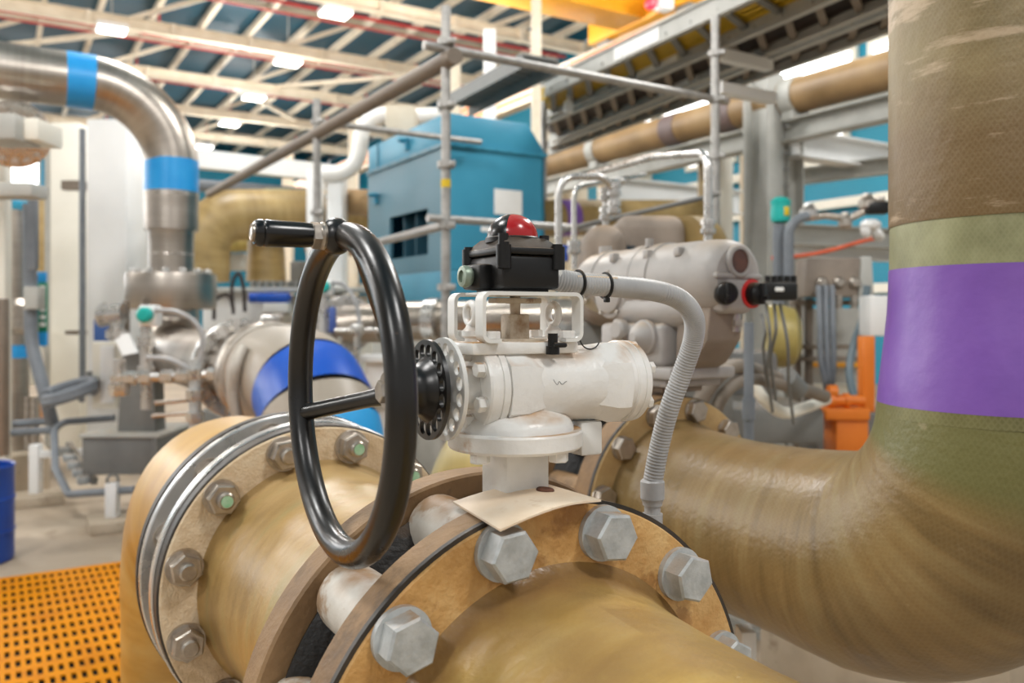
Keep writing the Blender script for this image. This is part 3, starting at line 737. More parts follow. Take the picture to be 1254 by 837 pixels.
DRUM = M('warm grey painted pipe', [(158, 148, 134), (172, 162, 148)], .4, scale=3)
ORG = M('orange paint', [(214, 110, 20), (228, 126, 34)], .45, scale=6)
GRATE = M('orange moulded grating', [(208, 124, 0), (224, 140, 2), (232, 148, 6)], .7, scale=8, spec=.15)
CRANE = M('yellow crane paint', [(222, 150, 20), (236, 166, 36)], .45, scale=2)
BLUEB = M('scuffed blue drum', [(18, 62, 150), (26, 76, 170)], .35, scale=8, spots=((120, 84, 60), 14, .66, .7))
TEALC = M('turquoise plastic cap', [(20, 168, 160), (34, 184, 174)], .35, scale=8)
GREENS = M('green sign board', [(12, 120, 92), (16, 132, 102)], .5, scale=4)
LAMP = M('lit lamp panel', [(255, 252, 240)], .5, emit=((255, 252, 244), 9.))
WIN = M('bright daylight glass', [(250, 252, 255)], .3, emit=((250, 252, 255), 5.))
LED = M('green pilot light', [(20, 220, 60)], .3, emit=((20, 230, 60), 2.5))
REDL = M('lit red beacon', [(240, 30, 40)], .3, emit=((255, 30, 50), 2.5))
INSUL = M('white pipe lagging', [(226, 224, 218), (238, 236, 232)], .5, scale=6)
RIBG = M('ribbed corroded hose', [(168, 160, 150), (190, 184, 174)], .5, .4, scale=20)
BRNST = M('brown grey beam paint', [(112, 100, 88), (136, 124, 110)], .55, scale=6)
CABLE = M('yellow cables', [(196, 158, 16), (214, 176, 30)], .5, scale=5)
DKCAB = M('dark cables', [(44, 34, 30), (62, 48, 42)], .6, scale=8)

# shell -------------------------------------------------------------
struct('floor', MB().box((0, 15, -.05), (140, 120, .1)), CONC, 'dusty concrete floor of the plant hall')
CE, DL, DR = 46., -34., 16.
dk = MB()
rings = []
nst = 160
for i in range(nst + 1):                                # ribbed sheeting, ribs along the trusses
    c = -6 + (CE + 6) * i / nst
    dz = .04 if i % 2 else 0
    rings.append([Q(c, DL, 8.75 + dz), Q(c, DR, 8.75 + dz), Q(c, DR, 8.9 + dz), Q(c, DL, 8.9 + dz)])
dk.grid(rings, [0.] * len(rings), [1.] * len(rings))
struct('ceiling', dk, DECK, 'teal sheeted roof of the plant hall')
def ribwall(name, a, b, z0, z1, m, lab, holes=None):
    """corrugated sheet wall from a to b"""
    a = Vector(a); b = Vector(b); n = int((b - a).length / .3) ; d = (b - a) / n; nrm = d.normalized().cross(ZV) * .035
    mb = MB(); rings = []
    for i in range(n + 1):
        p = a + d * i
        q = p + (nrm if i % 2 else nrm * 0); w = p - nrm * 3
        rings.append([Vector((q.x, q.y, z0)), Vector((q.x, q.y, z1)), Vector((w.x, w.y, z1)), Vector((w.x, w.y, z0))])
    mb.grid(rings, [0.] * len(rings), [1.] * len(rings))
    return struct(name, mb, m, lab)
ribwall('wall_right', Q(-2, DR + .2, 0), Q(CE, DR + .2, 0), 0, EYE + 8.8, TEALW, 'teal ribbed cladding on the right side of the hall')
ribwall('wall_back', Q(CE, DL, 0), Q(CE, DR, 0), 0, EYE + 8.8, TEALW, 'teal ribbed cladding at the far end of the hall')
wn = 0
def window(cen, ax, w, h, m=WIN, fr=CRMW):
    global wn
    wn += 1
    X, Yv, Z = ax
    b = MB()
    fw = .12
    for s_ in (-1, 1):
        b.box(cen + X * s_ * (w / 2), (fw, .12, h + fw), ax); b.box(cen + Z * s_ * (h / 2), (w, .12, fw), ax)
    o = struct('window_%d' % wn, b, fr, 'cream framed strip window %d in the cladding' % wn)
    part('glass', MB().box(cen, (w - .06, .03, h - .06), ax), m, o)
RX = (-NV, TV, ZV)
for i in range(10):
    window(Q(10.0 + 3.3 * i, DR, 5.5), RX, 2.9, .75)
for i in range(10):
    window(Q(9.6 + 3.3 * i, DR, 4.18), RX, 1.7, .42)
for i in range(9):
    for k, hh in enumerate((3.0, 6.6)):
        window(Q(CE - .2, -32 + 4.6 * i, hh), BX, 3.2, 2.2)
# girts and posts on the right wall
for k, hh in enumerate((.6, 1.55, 2.5, 3.45, 4.75)):
    struct('trim_%d' % (k + 1), MB().bar(Q(2, DR - .14, hh), Q(CE - .3, DR - .14, hh), .16, .2), CRMW, 'cream wall rail number %d up the right cladding' % (k + 1))
for k in range(8):
    c = 9.9 + 4.4 * k
    solo('wall_column', MB().ibeam(Q(c, DR - .5, -EYE), Q(c, DR - .5, 8.6), .35, .5, .03, NV), CRM, 'cream steel column against the teal right-hand wall', 'column', 'columns along the right wall')

# trusses -------------------------------------------------------------
GRT = 'cream roof trusses'
for k in range(6):
    c = 19.2 + 4.4 * k
    t = thing('roof_truss', ('cream roof truss crossing the hall, nearest in view', 'second cream roof truss from the front, above the stainless gooseneck pipe', 'third cream roof truss from the front', 'fourth cream roof truss from the front', 'fifth cream roof truss, low over the stainless gooseneck bend', 'farthest cream roof truss before the end wall')[k], 'truss', Q(c, 0, 7.3), GRT)
    ch = MB().ibeam(Q(c, DL, 7.5), Q(c, DR - .4, 7.5), .24, .30, .03)
    for i in range(25): ch.bar(Q(c, DL + 2 * i - .06, 7.5), Q(c, DL + 2 * i + .06, 7.5), .26, .32)
    part('bottom_chord', ch, CRM, t)
    part('top_chord', MB().bar(Q(c, DL, 8.62), Q(c, DR - .4, 8.62), .2, .16), CRM, t)
    for i in range(12):
        a = DL + 4.1 * i
        part('diagonal', MB().bar(Q(c, a, 7.6), Q(c + .0, a + 2.05, 8.6), .12, .12), CRM, t)
# floor-plane bracing between the chords and the purlins under the deck
for i in range(36):
    d = -32.6 + 1.35 * i
    solo('roof_purlin', MB().bar(Q(1, d, 8.55), Q(CE - .5, d, 8.55), .13, .2), CRM, 'cream purlin running lengthwise under the teal roof sheets', 'purlin', 'roof purlins')
for i, (c, d0, d1) in enumerate(((19.2, -15.5, -11.5), (19.2, -6.5, -10.5), (19.2, 1, -3), (23.6, -9, -5), (23.6, 4, 0), (23.6, 12, 8), (28, 6, 10), (28, -2, 2))):
    solo('roof_brace', MB().bar(Q(c, d0, 7.62), Q(c + 4.4, d1, 7.62), .14, .12), CRM, 'slanting cream brace joining two roof trusses', 'brace', 'roof braces')
for i in range(6):
    c = 17. + 4.4 * i
    b = thing('sprinkler_pipe', 'red sprinkler pipe slung below the teal roof between two trusses', 'pipe', Q(c, 0, 7.9), 'red sprinkler pipes')
    part('main', MB().cyl(Q(c, DL, 8.0), Q(c, DR - 1, 8.0), .05, seg=10), RED, b)
    part('branch', MB().cyl(Q(c + 1.3, DL, 8.2), Q(c + 1.3, DR - 1, 8.2), .032, seg=8), RED, b)
    for j in range(12):
        part('dropper', MB().cyl(Q(c, DL + 2 + 4 * j, 8.02), Q(c, DL + 2 + 4 * j, 8.7), .03, seg=8), RED, b)
LL = [('bright white high-bay lamp over the stainless gooseneck, far left', 137, 38), ('bright white high-bay lamp at the top edge, largest in view', 411, 18), ('white high-bay lamp between the second and third trusses', 353, 78), ('dim high-bay lamp right of the gooseneck bend', 311, 121), ('small dim high-bay lamp low behind the gooseneck bend', 281, 153), ('tiny far high-bay lamp just above the white frame beam', 250, 181), ('small far high-bay lamp under the blue band', 105, 131)]
for lab, px, py in LL:
    p = H(px, py, 7.25)
    t = thing('high_bay_lamp', lab, 'lamp', p, 'high-bay roof lamps')
    sz = .72
    part('housing', MB().prism([p + TV * sz / 2 * a + NV * .3 * b + ZV * .03 for a, b in ((-1, -1), (1, -1), (1, 1), (-1, 1))], ZV * .12, .03), WHP, t)
    part('hanger', MB().cyl(p + ZV * .1, p + ZV * 1.4, .02, seg=8), GRY, t)
    for s_ in (-.15, .15):
        part('lit_panel', MB().box(p + NV * s_ + ZV * .015, (sz - .08, .22, .05), BX, .01), LAMP, t)

# crane -------------------------------------------------------------
cr0 = H(779, 27, 6.2)
t = thing('overhead_crane', 'yellow overhead crane girder at the top right with a lit red beacon', 'crane', cr0)
part('girder', MB().box(cr0 - TV * 4 + ZV * .65 - NV * .2, (8, .9, 1.3), BX, .02), CRANE, t)
part('end_carriage', MB().box(cr0 + TV * .25 + ZV * .25, (.5, 3.4, .55), BX, .03), CRANE, t)
for s_ in (-1.3, 1.3): part('wheel', MB().cyl(cr0 + TV * .1 + NV * s_ + ZV * -.03, cr0 + TV * .4 + NV * s_ + ZV * -.03, .2), GRYD, t)
bc = P(797, 5, cr0.y - 1.2)
part('beacon', MB().ball(bc, .12, -NV).cyl(bc, bc + TV * .12 + ZV * .1, .07), REDL, t, 'lit red beacon')
part('floodlight', MB().box(bc + TV * .33 + ZV * .08, (.34, .3, .3), BX, .05), WHP, t)
t = thing('crane_rail', 'cream crane runway beam with orange conductor bars, high on the right', 'rail', Q(12, 10, 4.6))
part('runway_beam', MB().ibeam(Q(4, 10, 4.9), Q(34, 10, 4.9), .3, .5, .04), CRM, t)
for i in range(3): part('conductor_bar', MB().bar(Q(4, 9.75 - .02 * i, 4.75 + .13 * i), Q(34, 9.75 - .02 * i, 4.75 + .13 * i), .04, .05), ORG, t)
for c in (13.2, 18, 23, 28): part('bracket_column', MB().ibeam(Q(c, 10.3, -EYE), Q(c, 10.3, 4.7), .3, .36, .03, NV), CRM, t)

# columns ahead of the cabinet ------------------------------------------
def column(px0, px1, ytop, Y, m, lab, name='steel_column', dep=.3, ybot=None):
    a = P((px0 + px1) / 2, ytop, Y); w = (px1 - px0) / F * Y
    z0 = 0 if ybot is None else P(0, ybot, Y).z
    return solo(name, MB().box((a.x, a.y + dep / 2, (a.z + z0) / 2), (w, dep, a.z - z0), None, .012), m, lab, 'column')
column(651, 663, -40, 14., CRM, 'beige steel column rising behind the scaffold right of the blue cabinet')
column(592, 607, 35, 12., WHP, 'bright white column standing behind the blue cabinet', )
column(550, 563, 60, 13., CRM, 'cream column directly behind the tall scaffold pole')
column(375, 391, 208, 9.3, WHP, 'slim white post under the white frame beam')
column(400, 419, 210, 9.2, WHP, 'short white box column right of the slim white post')
column(426, 436, 130, 16., CRM, 'thin cream post seen through the white lagged pipe loop')
column(345, 356, 178, 20., CRM, 'far cream post standing under the roof trusses')

# teal cabinet -------------------------------------------------------------
cc = P(547, 388, 6.5)
def K(a, b, h): return Vector((cc.x, cc.y, EYE)) + TV * a - NV * b + ZV * h
kw, kd = .90, 1.6
t = thing('blue_enclosure', 'large blue machine enclosure with sloped top edge and a white paper on its front', 'cabinet', K(kw / 2, kd / 2, -1.44))
kt = 1.57; ks = 1.32
bo = part('lower_body', MB().prism([K(0, .0, -.12), K(kw, .0, -.12), K(kw, .0, .36), K(0, .0, .36)], -NV * kd, .01), CAB, t)
part('base_frame', MB().prism([K(.03, .03, -1.44), K(kw - .03, .03, -1.44), K(kw - .03, .03, -.12), K(.03, .03, -.12)], -NV * (kd - .06), .01), GRY, t, 'pale grey base frame')
# upper body walls with the louvre opening in the left side
ub = MB()
ub.prism([K(.02, 0, .36), K(kw, 0, .36), K(kw, 0, ks), K(.02, 0, ks)], -NV * .03)
ub.prism([K(.02, kd, .36), K(kw, kd, .36), K(kw, kd, ks), K(.02, kd, ks)], NV * .03)
ub.prism([K(kw, 0, .36), K(kw, kd, .36), K(kw, kd, ks), K(kw, 0, ks)], -TV * .03)
ub.prism([K(.0, 0, ks), K(.0, kd, ks), K(kw, kd, ks), K(kw, 0, ks)], ZV * .01)
part('upper_body', ub, CAB, t)
sd = MB()
for (b0, b1, h0, h1) in ((0, .33, .36, ks), (1.1, kd, .36, ks), (.33, 1.1, .87, ks), (.33, 1.1, .36, .50)):
    sd.prism([K(0, b0, h0), K(0, b1, h0), K(0, b1, h1), K(0, b0, h1)], TV * .03)
part('side_panel', sd, CABD, t)
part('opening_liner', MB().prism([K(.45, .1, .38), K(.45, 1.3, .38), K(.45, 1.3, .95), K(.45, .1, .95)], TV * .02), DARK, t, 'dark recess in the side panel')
for i in range(3): part('baffle', MB().prism([K(.05, .42 + .24 * i, .5), K(.4, .55 + .24 * i, .5), K(.4, .55 + .24 * i, .87), K(.05, .42 + .24 * i, .87)], -NV * .01), CABD, t)
hood = MB().prism([K(0, 0, ks + .01), K(kw, 0, ks + .01), K(kw, 0, ks + .04), K(kw - .16, 0, kt), K(.0, 0, kt)], -NV * kd, .008)
part('top_hood', hood, CAB, t)
part('joint_flange', MB().box(K(kw / 2, -.012, ks + .006), (kw + .03, .02, .03), (TV, -NV, ZV)), CAB, t)
for i in range(7): part('panel_screw', MB().cyl(K(.06 + .125 * i, -.02, ks + .006), K(.06 + .125 * i, -.03, ks + .006), .008, seg=8), CAB, t)
for i in range(8): part('panel_screw', MB().cyl(K(-.02, .06 + .2 * i, ks + .006), K(-.03, .06 + .2 * i, ks + .006), .008, seg=8), CAB, t)
part('side_flange', MB().box(K(-.012, kd / 2, ks + .006), (.02, kd, .03), (TV, -NV, ZV)), CABD, t)
part('paper_notice', MB().box(K(.55, -.004, .915), (.26, .004, .2), (TV, -NV, ZV)), PAPER, t, 'blank white paper notice')
part('lower_label', MB().box(K(.42, -.004, .69), (.24, .004, .04), (TV, -NV, ZV)), PAPER, t, 'narrow white label strip')
for (b, h) in ((.72, 1.48), (1.38, 1.10), (1.36, .55)):
    part('lifting_lug', MB().torus(K(-.03, b, h), ZV, .05, .014, 20, 8).box(K(-.02, b, h - .05), (.03, .05, .06), BX), CAB, t)
part('hinge_strip', MB().box(K(-.006, 1.36, 1.45), (.012, .012, .24), BX), CABD, t)
for (a, h) in ((.18, .30), (.5, .30), (.8, .30), (.2, .05), (.6, .05)): part('panel_screw', MB().cyl(K(a, 0, h), K(a, -.01, h), .012, seg=10), CABD, t)
part('yellow_mark', MB().box(K(.12, -.004, -.06), (.1, .004, .1), BX), YEL, t, 'small yellow warning mark')

# scaffold -------------------------------------------------------------
sy = 4.2; hs_ = (388 - 60) / F * sy; hr_ = (388 - 276) / F * sy
p0 = P(546, 388, sy)
def on(px, h, py): return H(px, py, h)
eR = H(876, 122, hs_); eL = H(388, 153, hs_)
t = thing('scaffold_frame', 'grey tubular scaffold frame with clamped poles in front of the blue enclosure', 'scaffold', Vector((p0.x, p0.y, 0)))
tr = .0235
def pole(p, z0, z1, r=tr):
    part('pole', MB().cyl((p.x, p.y, z0), (p.x, p.y, z1), r, seg=16), GALT, t)
pole(p0, 0, EYE + (388 - 8) / F * sy)
pole(eR, 0, EYE + (388 - 20) / F * eR.y, .026); pole(eL, 0, EYE + (388 - 122) / F * eL.y, .026)
def rail(a, b, r=tr, m=None): part('rail', MB().cyl(a, b, r, seg=14), m or GALT, t)
ax_ = (eR - H(546, 60, hs_)).normalized()
rail(H(546, 60, hs_) - ax_ * .12 , eR + ax_ * .1)
al_ = (eL - H(546, 60, hs_)).normalized()
rail(H(546, 60, hs_) - al_ * .1 - ZV * .06, eL + al_ * 3.4 - ZV * .06, .042, BRNST)
rail(eL - ZV * .0 + ZV * .02, eL + TV * 1.3 + ZV * .02, .022)
lowl = H(440, 303, hr_); lr_ = H(546, 276, hr_)
rail(lr_ + (lr_ - lowl) * .03, lowl)
rail(lr_ + ZV * .03 - TV * .1, lr_ + TV * 1.5 + ZV * .03, .02)
for (p, zs) in ((p0, [EYE + (388 - y) / F * sy for y in (52, 129, 202, 276, 352)]), (eR, [EYE + hs_, EYE + hs_ + .28, EYE + hs_ - .35]), (eL, [EYE + hs_ + .02, EYE + .72])):
    for z in zs:
        part('clamp', MB().cyl((p.x, p.y, z - .016), (p.x, p.y, z + .016), .043, seg=16).box((p.x + .03, p.y - .03, z), (.04, .03, .03), None, .005), GALT, t)
part('yellow_tape', MB().cyl((p0.x, p0.y, EYE + (388 - 230) / F * sy), (p0.x, p0.y, EYE + (388 - 220) / F * sy), .0245, seg=16), YEL, t, 'yellow tape mark')

# dark channel beam seen from below
b = MB()
a_, z_ = H(556, 133, 2.05), H(662, 78, 2.05)
for s_ in (-1, 1): b.bar(a_ + TV * .17 * s_, z_ + TV * .17 * s_, .02, .12)
b.bar(a_ + ZV * .05, z_ + ZV * .05, .34, .02)
for i in range(14): b.bar(a_.lerp(z_, (i + .5) / 14) - TV * .17 + ZV * .03, a_.lerp(z_, (i + .5) / 14) + TV * .17 + ZV * .03, .03, .015)
solo('cable_channel', b, GRYD, 'dark grey cable channel hung above the blue enclosure', 'channel')

# cable trays -------------------------------------------------------------
def tray(ra0, ra1, rb0, rb1, h, m, lab, cab, plates=(), zr=.13):
    """two pixel-measured side rails at one height"""
    a0, a1, b0, b1 = (H(x, y, h) for x, y in (ra0, ra1, rb0, rb1))
    ex = (a1 - a0).normalized(); a1 = a1 + ex * 2.0; b1 = b1 + (b1 - b0).normalized() * 2.0
    t = thing('cable_tray', lab, 'cable tray', a0.lerp(b1, .5), 'cable trays high on the right')
    for q0, q1 in ((a0, a1), (b0, b1)):
        rb_ = MB().bar(q0 + ZV * zr / 2, q1 + ZV * zr / 2, .02, zr)
        d = (q1 - q0).normalized()
        for zz in (0, zr): rb_.bar(q0 + ZV * zz, q1 + ZV * zz, .05, .012)
        part('side_rail', rb_, GRY, t)
    n = int((a1 - a0).length / .26)
    for i in range(n):
        f = (i + .5) / n
        part('rung', MB().bar(a0.lerp(a1, f) + ZV * .04, b0.lerp(b1, f) + ZV * .04, .05, .025), BRNST if cab is DKCAB else GRYD, t)
    for i in range(5):
        f = .14 + .18 * i
        q = MB().bar(a0.lerp(b0, f) + ZV * .08, a1.lerp(b1, f) + ZV * .08, (a0 - b0).length * .13, .03, None, .008)
        part('cable_run', q, cab, t)
    for f, which in plates:
        q0, q1 = ((a0, a1), (b0, b1))[which]
        d = (q1 - q0).normalized(); c = q0.lerp(q1, f)
        part('label_plate', MB().bar(c - d * .28 + ZV * zr / 2, c + d * .28 + ZV * zr / 2, .03, zr * .75), PAPER, t, 'pale label plate on the side rail')
    return t
tray((668, 118), (921, 0), (668, 146), (1030, -8), 1.95, None, 'upper cable tray with yellow cables, beside the crane rail', CABLE, ((.30, 0), (.32, 1)))
tray((670, 152), (1035, -6), (677, 174), (1086, 7), 1.92, None, 'middle cable tray full of dark cables under the crane rail', DKCAB, ((.36, 1),))
tray((673, 181), (1086, 18), (672, 190), (1086, 40), 1.90, None, 'lowest cable tray running above the brown fibreglass pipe', DKCAB, ())
for i, (px, py) in enumerate(((876, 30), (876, 66), (880, 108))):
    c = P(px, py, 6.0)
    solo('tray_bracket', MB().bar(c, c + TV * .55 - ZV * .0, .08, .08), WHP, ('top white tray bracket on the right scaffold pole', 'middle white tray bracket on the right scaffold pole', 'lowest white tray bracket on the right scaffold pole')[i], 'bracket')
c = P(696, 131, 7.6)
solo('junction_box', MB().box(c, (.08, .06, .1), None, .008).cyl(c + ZV * .05, c + ZV * .4, .012, seg=8), WHP, 'small pale blue box hanging from the cable trays', 'box')
t = thing('lamp_post', 'slim tube post with a white lamp cluster left of the cable trays', 'lamp', P(666, 185, 8.))
part('post', MB().cyl(P(666, 250, 8.), P(666, 105, 8.), .03), GALT, t)
for i in range(3): part('lamp_head', MB().box(P(650 + 20 * i, 100, 8.), (.13, .12, .06), None, .02), WHP, t)

# brown pipe on the steel frame -------------------------------------------
PD_ = 6.26
def R6(c, h, dd=0): return Q(c, PD_ + dd, h)
t = thing('fibreglass_header', 'long brown fibreglass pipe lying on the grey steel frame below the cable trays', 'pipe', R6(4, 1.9))
part('pipe_barrel', MB().lathe(R6(-1, 2.02), -NV, [(0, .165), (12.3, .165)], 48), GRP_BR, t)
for c in (5.95, 6.75): part('coupling_band', MB().lathe(R6(c, 2.02), -NV, [(0, .17), (0, .172), (.22, .172), (.22, .17)], 48), M('violet grey band', [(104, 88, 88), (120, 104, 100)], .5) if 'violet grey band' not in MATS else MATS['violet grey band'], t)
for c in (5.2, 8.15): part('pipe_clamp', MB().lathe(R6(c, 2.02), -NV, [(0, .17), (0, .18), (.14, .18), (.14, .17)], 48).box(R6(c + .07, 1.85), (.2, .14, .12), BX), GRY, t)
t = thing('pipe_rack', 'grey steel support frame under the brown fibreglass pipe', 'frame', R6(4.5, -1.44))
part('long_beam', MB().ibeam(R6(-1, 1.71), R6(11.2, 1.71), .18, .20, .014), GRY, t)
for i, px in enumerate((935,)):
    p = P(px, 388, 7.9)
    part('column', MB().ibeam((p.x, p.y, 0), (p.x, p.y, EYE + 2.24), .22, .30, .02, NV), GRY, t)
    p2 = p + TV * .33 + NV * .0
    part('column', MB().ibeam((p2.x, p2.y, 0), (p2.x, p2.y, EYE + 1.75), .2, .22, .016, TV), GRY, t)
    for z in (1.2, 1.35, 1.5, 1.75, -.1, .15): part('bolt', MB().cyl((p.x + .17, p.y - .12, EYE + z), (p.x + .17, p.y - .16, EYE + z), .02, seg=8), GRYD, t)
p = P(702, 388, 12.2)
part('column', MB().ibeam((p.x, p.y, 0), (p.x, p.y, EYE + 2.4), .3, .3, .02, NV), CRM, t)
pc = P(968, 176, 8.)
part('cross_beam', MB().ibeam(pc, pc + TV * 3.2, .2, .26, .016), WHP, t)
pc = P(757, 235, 11.)
part('cross_beam', MB().ibeam(pc, pc + TV * 2.2, .24, .34, .02), WHP, t)
pc = P(968, 218, 9.)
part('long_beam', MB().ibeam(pc, pc + NV * 2.4 + TV * .5, .16, .16, .016), GRY, t)
pc = P(966, 305, 6.8)
part('cross_beam', MB().ibeam(pc, pc + TV * 2.2 + NV * .25, .16, .14, .014), WHP, t)
pc = P(965, 287, 6.6)
part('cross_beam', MB().ibeam(pc, pc + TV * 1.6 + NV * .25, .12, .16, .012), GRY, t)
t = thing('branch_pipe', 'cream vertical branch pipe dropping from the brown header left of the grey columns', 'pipe', P(872, 388, 9.))
p = P(872, 388, 9.)
part('pipe_barrel', MB().cyl((p.x, p.y, EYE - .3), (p.x, p.y, EYE + 1.75), .15), GRP_B, t)
part('lagging', MB().cyl((p.x + .1, p.y - .08, EYE - .2), (p.x + .1, p.y - .08, EYE + 1.72), .1), CRMW, t)
t = thing('fibreglass_pipe', 'tan fibreglass pipe with a violet band right of the blue enclosure', 'pipe', P(700, 290, 7.5))
part('pipe_barrel', MB().cyl(P(655, 268, 7.7), P(880, 264, 9.2), .17, seg=40), GRP_B, t)
vb0, vb1 = P(655, 268, 7.7), P(880, 264, 9.2)
part('painted_band', MB().cyl(vb0.lerp(vb1, .10), vb0.lerp(vb1, .17), .173, seg=40), PURP, t, 'violet painted band')
# ================================================================== LEFT HALF, MIDDLE DISTANCE
def vbox(mb, px0, py0, px1, py1, Y, dep, bev=.01):
    """upright box whose near face spans the given outline at distance Y"""
    a = P(px0, py0, Y); b = P(px1, py1, Y)
    return mb.box(((a.x + b.x) / 2, Y + dep / 2, (a.z + b.z) / 2), (abs(b.x - a.x), dep, abs(a.z - b.z)), None, bev)
def floorpost(x, y): return Vector((x, y, 0))
# stainless gooseneck ---------------------------------------------------
GX = P(210, 388, 6.5); gz = EYE + 1.72
t = thing('stainless_pipe', 'tall stainless gooseneck pipe with two sky blue bands, at upper left', 'pipe', Vector((GX.x, GX.y, .6)))
pr = .197
vtop = Vector((GX.x, GX.y, gz)); hend = vtop - TV * 4.0
path = arcpath(Vector((GX.x, GX.y, EYE + .66)), vtop, hend, .58, 18)
part('pipe_barrel', MB().tube(path, pr, 64), STLB, t)
zb_ = lambda y: EYE + (388 - y) / F * 6.5
part('reducer', MB().lathe(Vector((GX.x, GX.y, 0)), ZV, [(zb_(340), .165), (zb_(300), .165), (zb_(288), .168), (zb_(276), .180), (zb_(264), .193), (zb_(254), .198), (zb_(230), .198)], 64), STLB, t)
for z_ in (zb_(312), zb_(240)): part('weld_bead', MB().torus(Vector((GX.x, GX.y, z_)), ZV, (.166 if z_ < zb_(300) else .1985), .004, 48, 8), STL, t)
part('painted_band', MB().lathe(Vector((GX.x, GX.y, 0)), ZV, [(zb_(236), pr + .002), (zb_(197), pr + .002)], 64, False), BAND, t, 'sky blue painted band on the vertical leg')
def fr_on_arc(k0, k1):
    return path[k0:k1]
part('painted_band', MB().tube([path[-2].lerp(path[-3], .9), path[-2].lerp(path[-3], .0), path[-2] - TV * .14], pr + .002, 64, False), BAND, t, 'sky blue painted band on the bend')
fl = MB().lathe(Vector((GX.x, GX.y, 0)), ZV, [(zb_(379), .17), (zb_(379), .325), (zb_(377), .33), (zb_(339), .33), (zb_(336), .325), (zb_(336), .17)], 72)
part('flange', fl, STLB, t)
for k in range(14):
    e = Matrix.Rotation(2 * PI * k / 14, 3, ZV) @ Vector((.27, 0, 0))
    part('bolt', MB().hexa(Vector((GX.x, GX.y, zb_(336))) + e, ZV, .028, .035, .2), STL, t)
# elbow below it, going over to the flange of the grey pipe
EBZ = EYE - .285
path = arcpath(Vector((GX.x, GX.y, zb_(378))), Vector((GX.x, GX.y, EBZ)), Vector((GX.x, GX.y, EBZ)) + NV * 2.17 , .3, 12)
t = thing('stainless_elbow', 'stainless elbow under the gooseneck flange with a bright studded ring flange', 'pipe', Vector((GX.x, GX.y, .6)))
part('elbow_barrel', MB().tube(path, .2, 56), STLB, t)
fe = path[-1]
FO = fe + NV * .05
part('ring_flange', MB().lathe(FO, NV, [(-.05, .17), (-.05, .272), (-.046, .276), (.024, .276), (.028, .272), (.028, .2)], 72), STL, t)
for k in range(18):
    x, y, a = frame(NV); th = 2 * PI * k / 18
    c = FO + (x * math.cos(th) + y * math.sin(th)) * .240 + NV * .028
    part('stud_nut', MB().hexa(c, NV, .028, .026, .2).cyl(c, c + NV * .042, .013, seg=10), STL, t)
# big grey pipe with the blue band
def DR_(s): return FO + NV * s
d0 = .03
path = arcpath(DR_(.56), DR_(1.36), DR_(1.36) - ZV * .95, .42, 16)
t = thing('painted_elbow', 'fat warm grey pipe elbow with cobalt and bright blue bands behind the handwheel', 'pipe', DR_(1.2) - ZV * .9)
rr_ = .24
part('grey_barrel', MB().tube([path[0], path[0].lerp(path[1], .5)] + path[1:6], rr_, 64, False), DRUM, t)
part('cobalt_band', MB().tube(path[5:10], rr_ + .001, 64, False), BLUE, t, 'cobalt blue band')
part('grey_barrel', MB().tube(path[9:12], rr_, 64, False), DRUM, t)
part('bright_blue_end', MB().tube(path[11:], rr_ + .002, 64), LBLU, t, 'bright blue lower end')
t2 = thing('pipe_coupling', 'stainless clamp coupling between the studded flange and the fat grey pipe', 'coupling', DR_(.3) - ZV * .4)
part('sleeve', MB().lathe(FO, NV, [(.028, .212), (.06, .212), (.10, .195), (.24, .20), (.30, .225), (.50, .235)], 64), STLB, t2)
part('clamp_band', MB().lathe(FO, NV, [(.46, .23), (.46, .256), (.47, .262), (.545, .262), (.555, .256), (.555, .23)], 64), STLD, t2)
part('clamp_lug', MB().box(DR_(.51) + ZV * .27, (.09, .05, .045), BX, .01), STL, t2)
part('ribbed_band', MB().torus(DR_(.575), NV, .244, .013, 64, 10), RIBG, t2)

# second stainless line further right --------------------------------------
t = thing('stainless_pipe', 'horizontal stainless pipe with studded flange running below the blue enclosure', 'pipe', P(480, 470, 5.4))
sa = P(408, 394, 5.6); sdir = (P(700, 392, 5.0) - sa).normalized(); 
part('pipe_barrel', MB().lathe(sa, sdir, [(.0, .11), (.02, .115), (.35, .115), (.40, .125), (1.7, .125)], 48), STLB, t)
fo2 = P(424, 397, 5.5)
part('ring_flange', MB().lathe(fo2, NV, [(-.05, .1), (-.05, .185), (.03, .185), (.03, .1)], 56), STL, t)
part('neck', MB().tube([fo2, fo2 + NV * .08, fo2 + NV * .16 + sdir * .04, fo2 + NV * .2 + sdir * .2], [.13, .12, .118, .116], 40), STLB, t)
for k in range(14):
    x, y, a = frame(NV); th = 2 * PI * k / 14
    c = fo2 + (x * math.cos(th) + y * math.sin(th)) * .158 + NV * .03
    part('stud_nut', MB().hexa(c, NV, .018, .02, .2), STL, t)
part('clamp_band', MB().lathe(P(526, 393, 5.3), sdir, [(0, .128), (0, .14), (.08, .14), (.08, .128)], 40), STL, t)

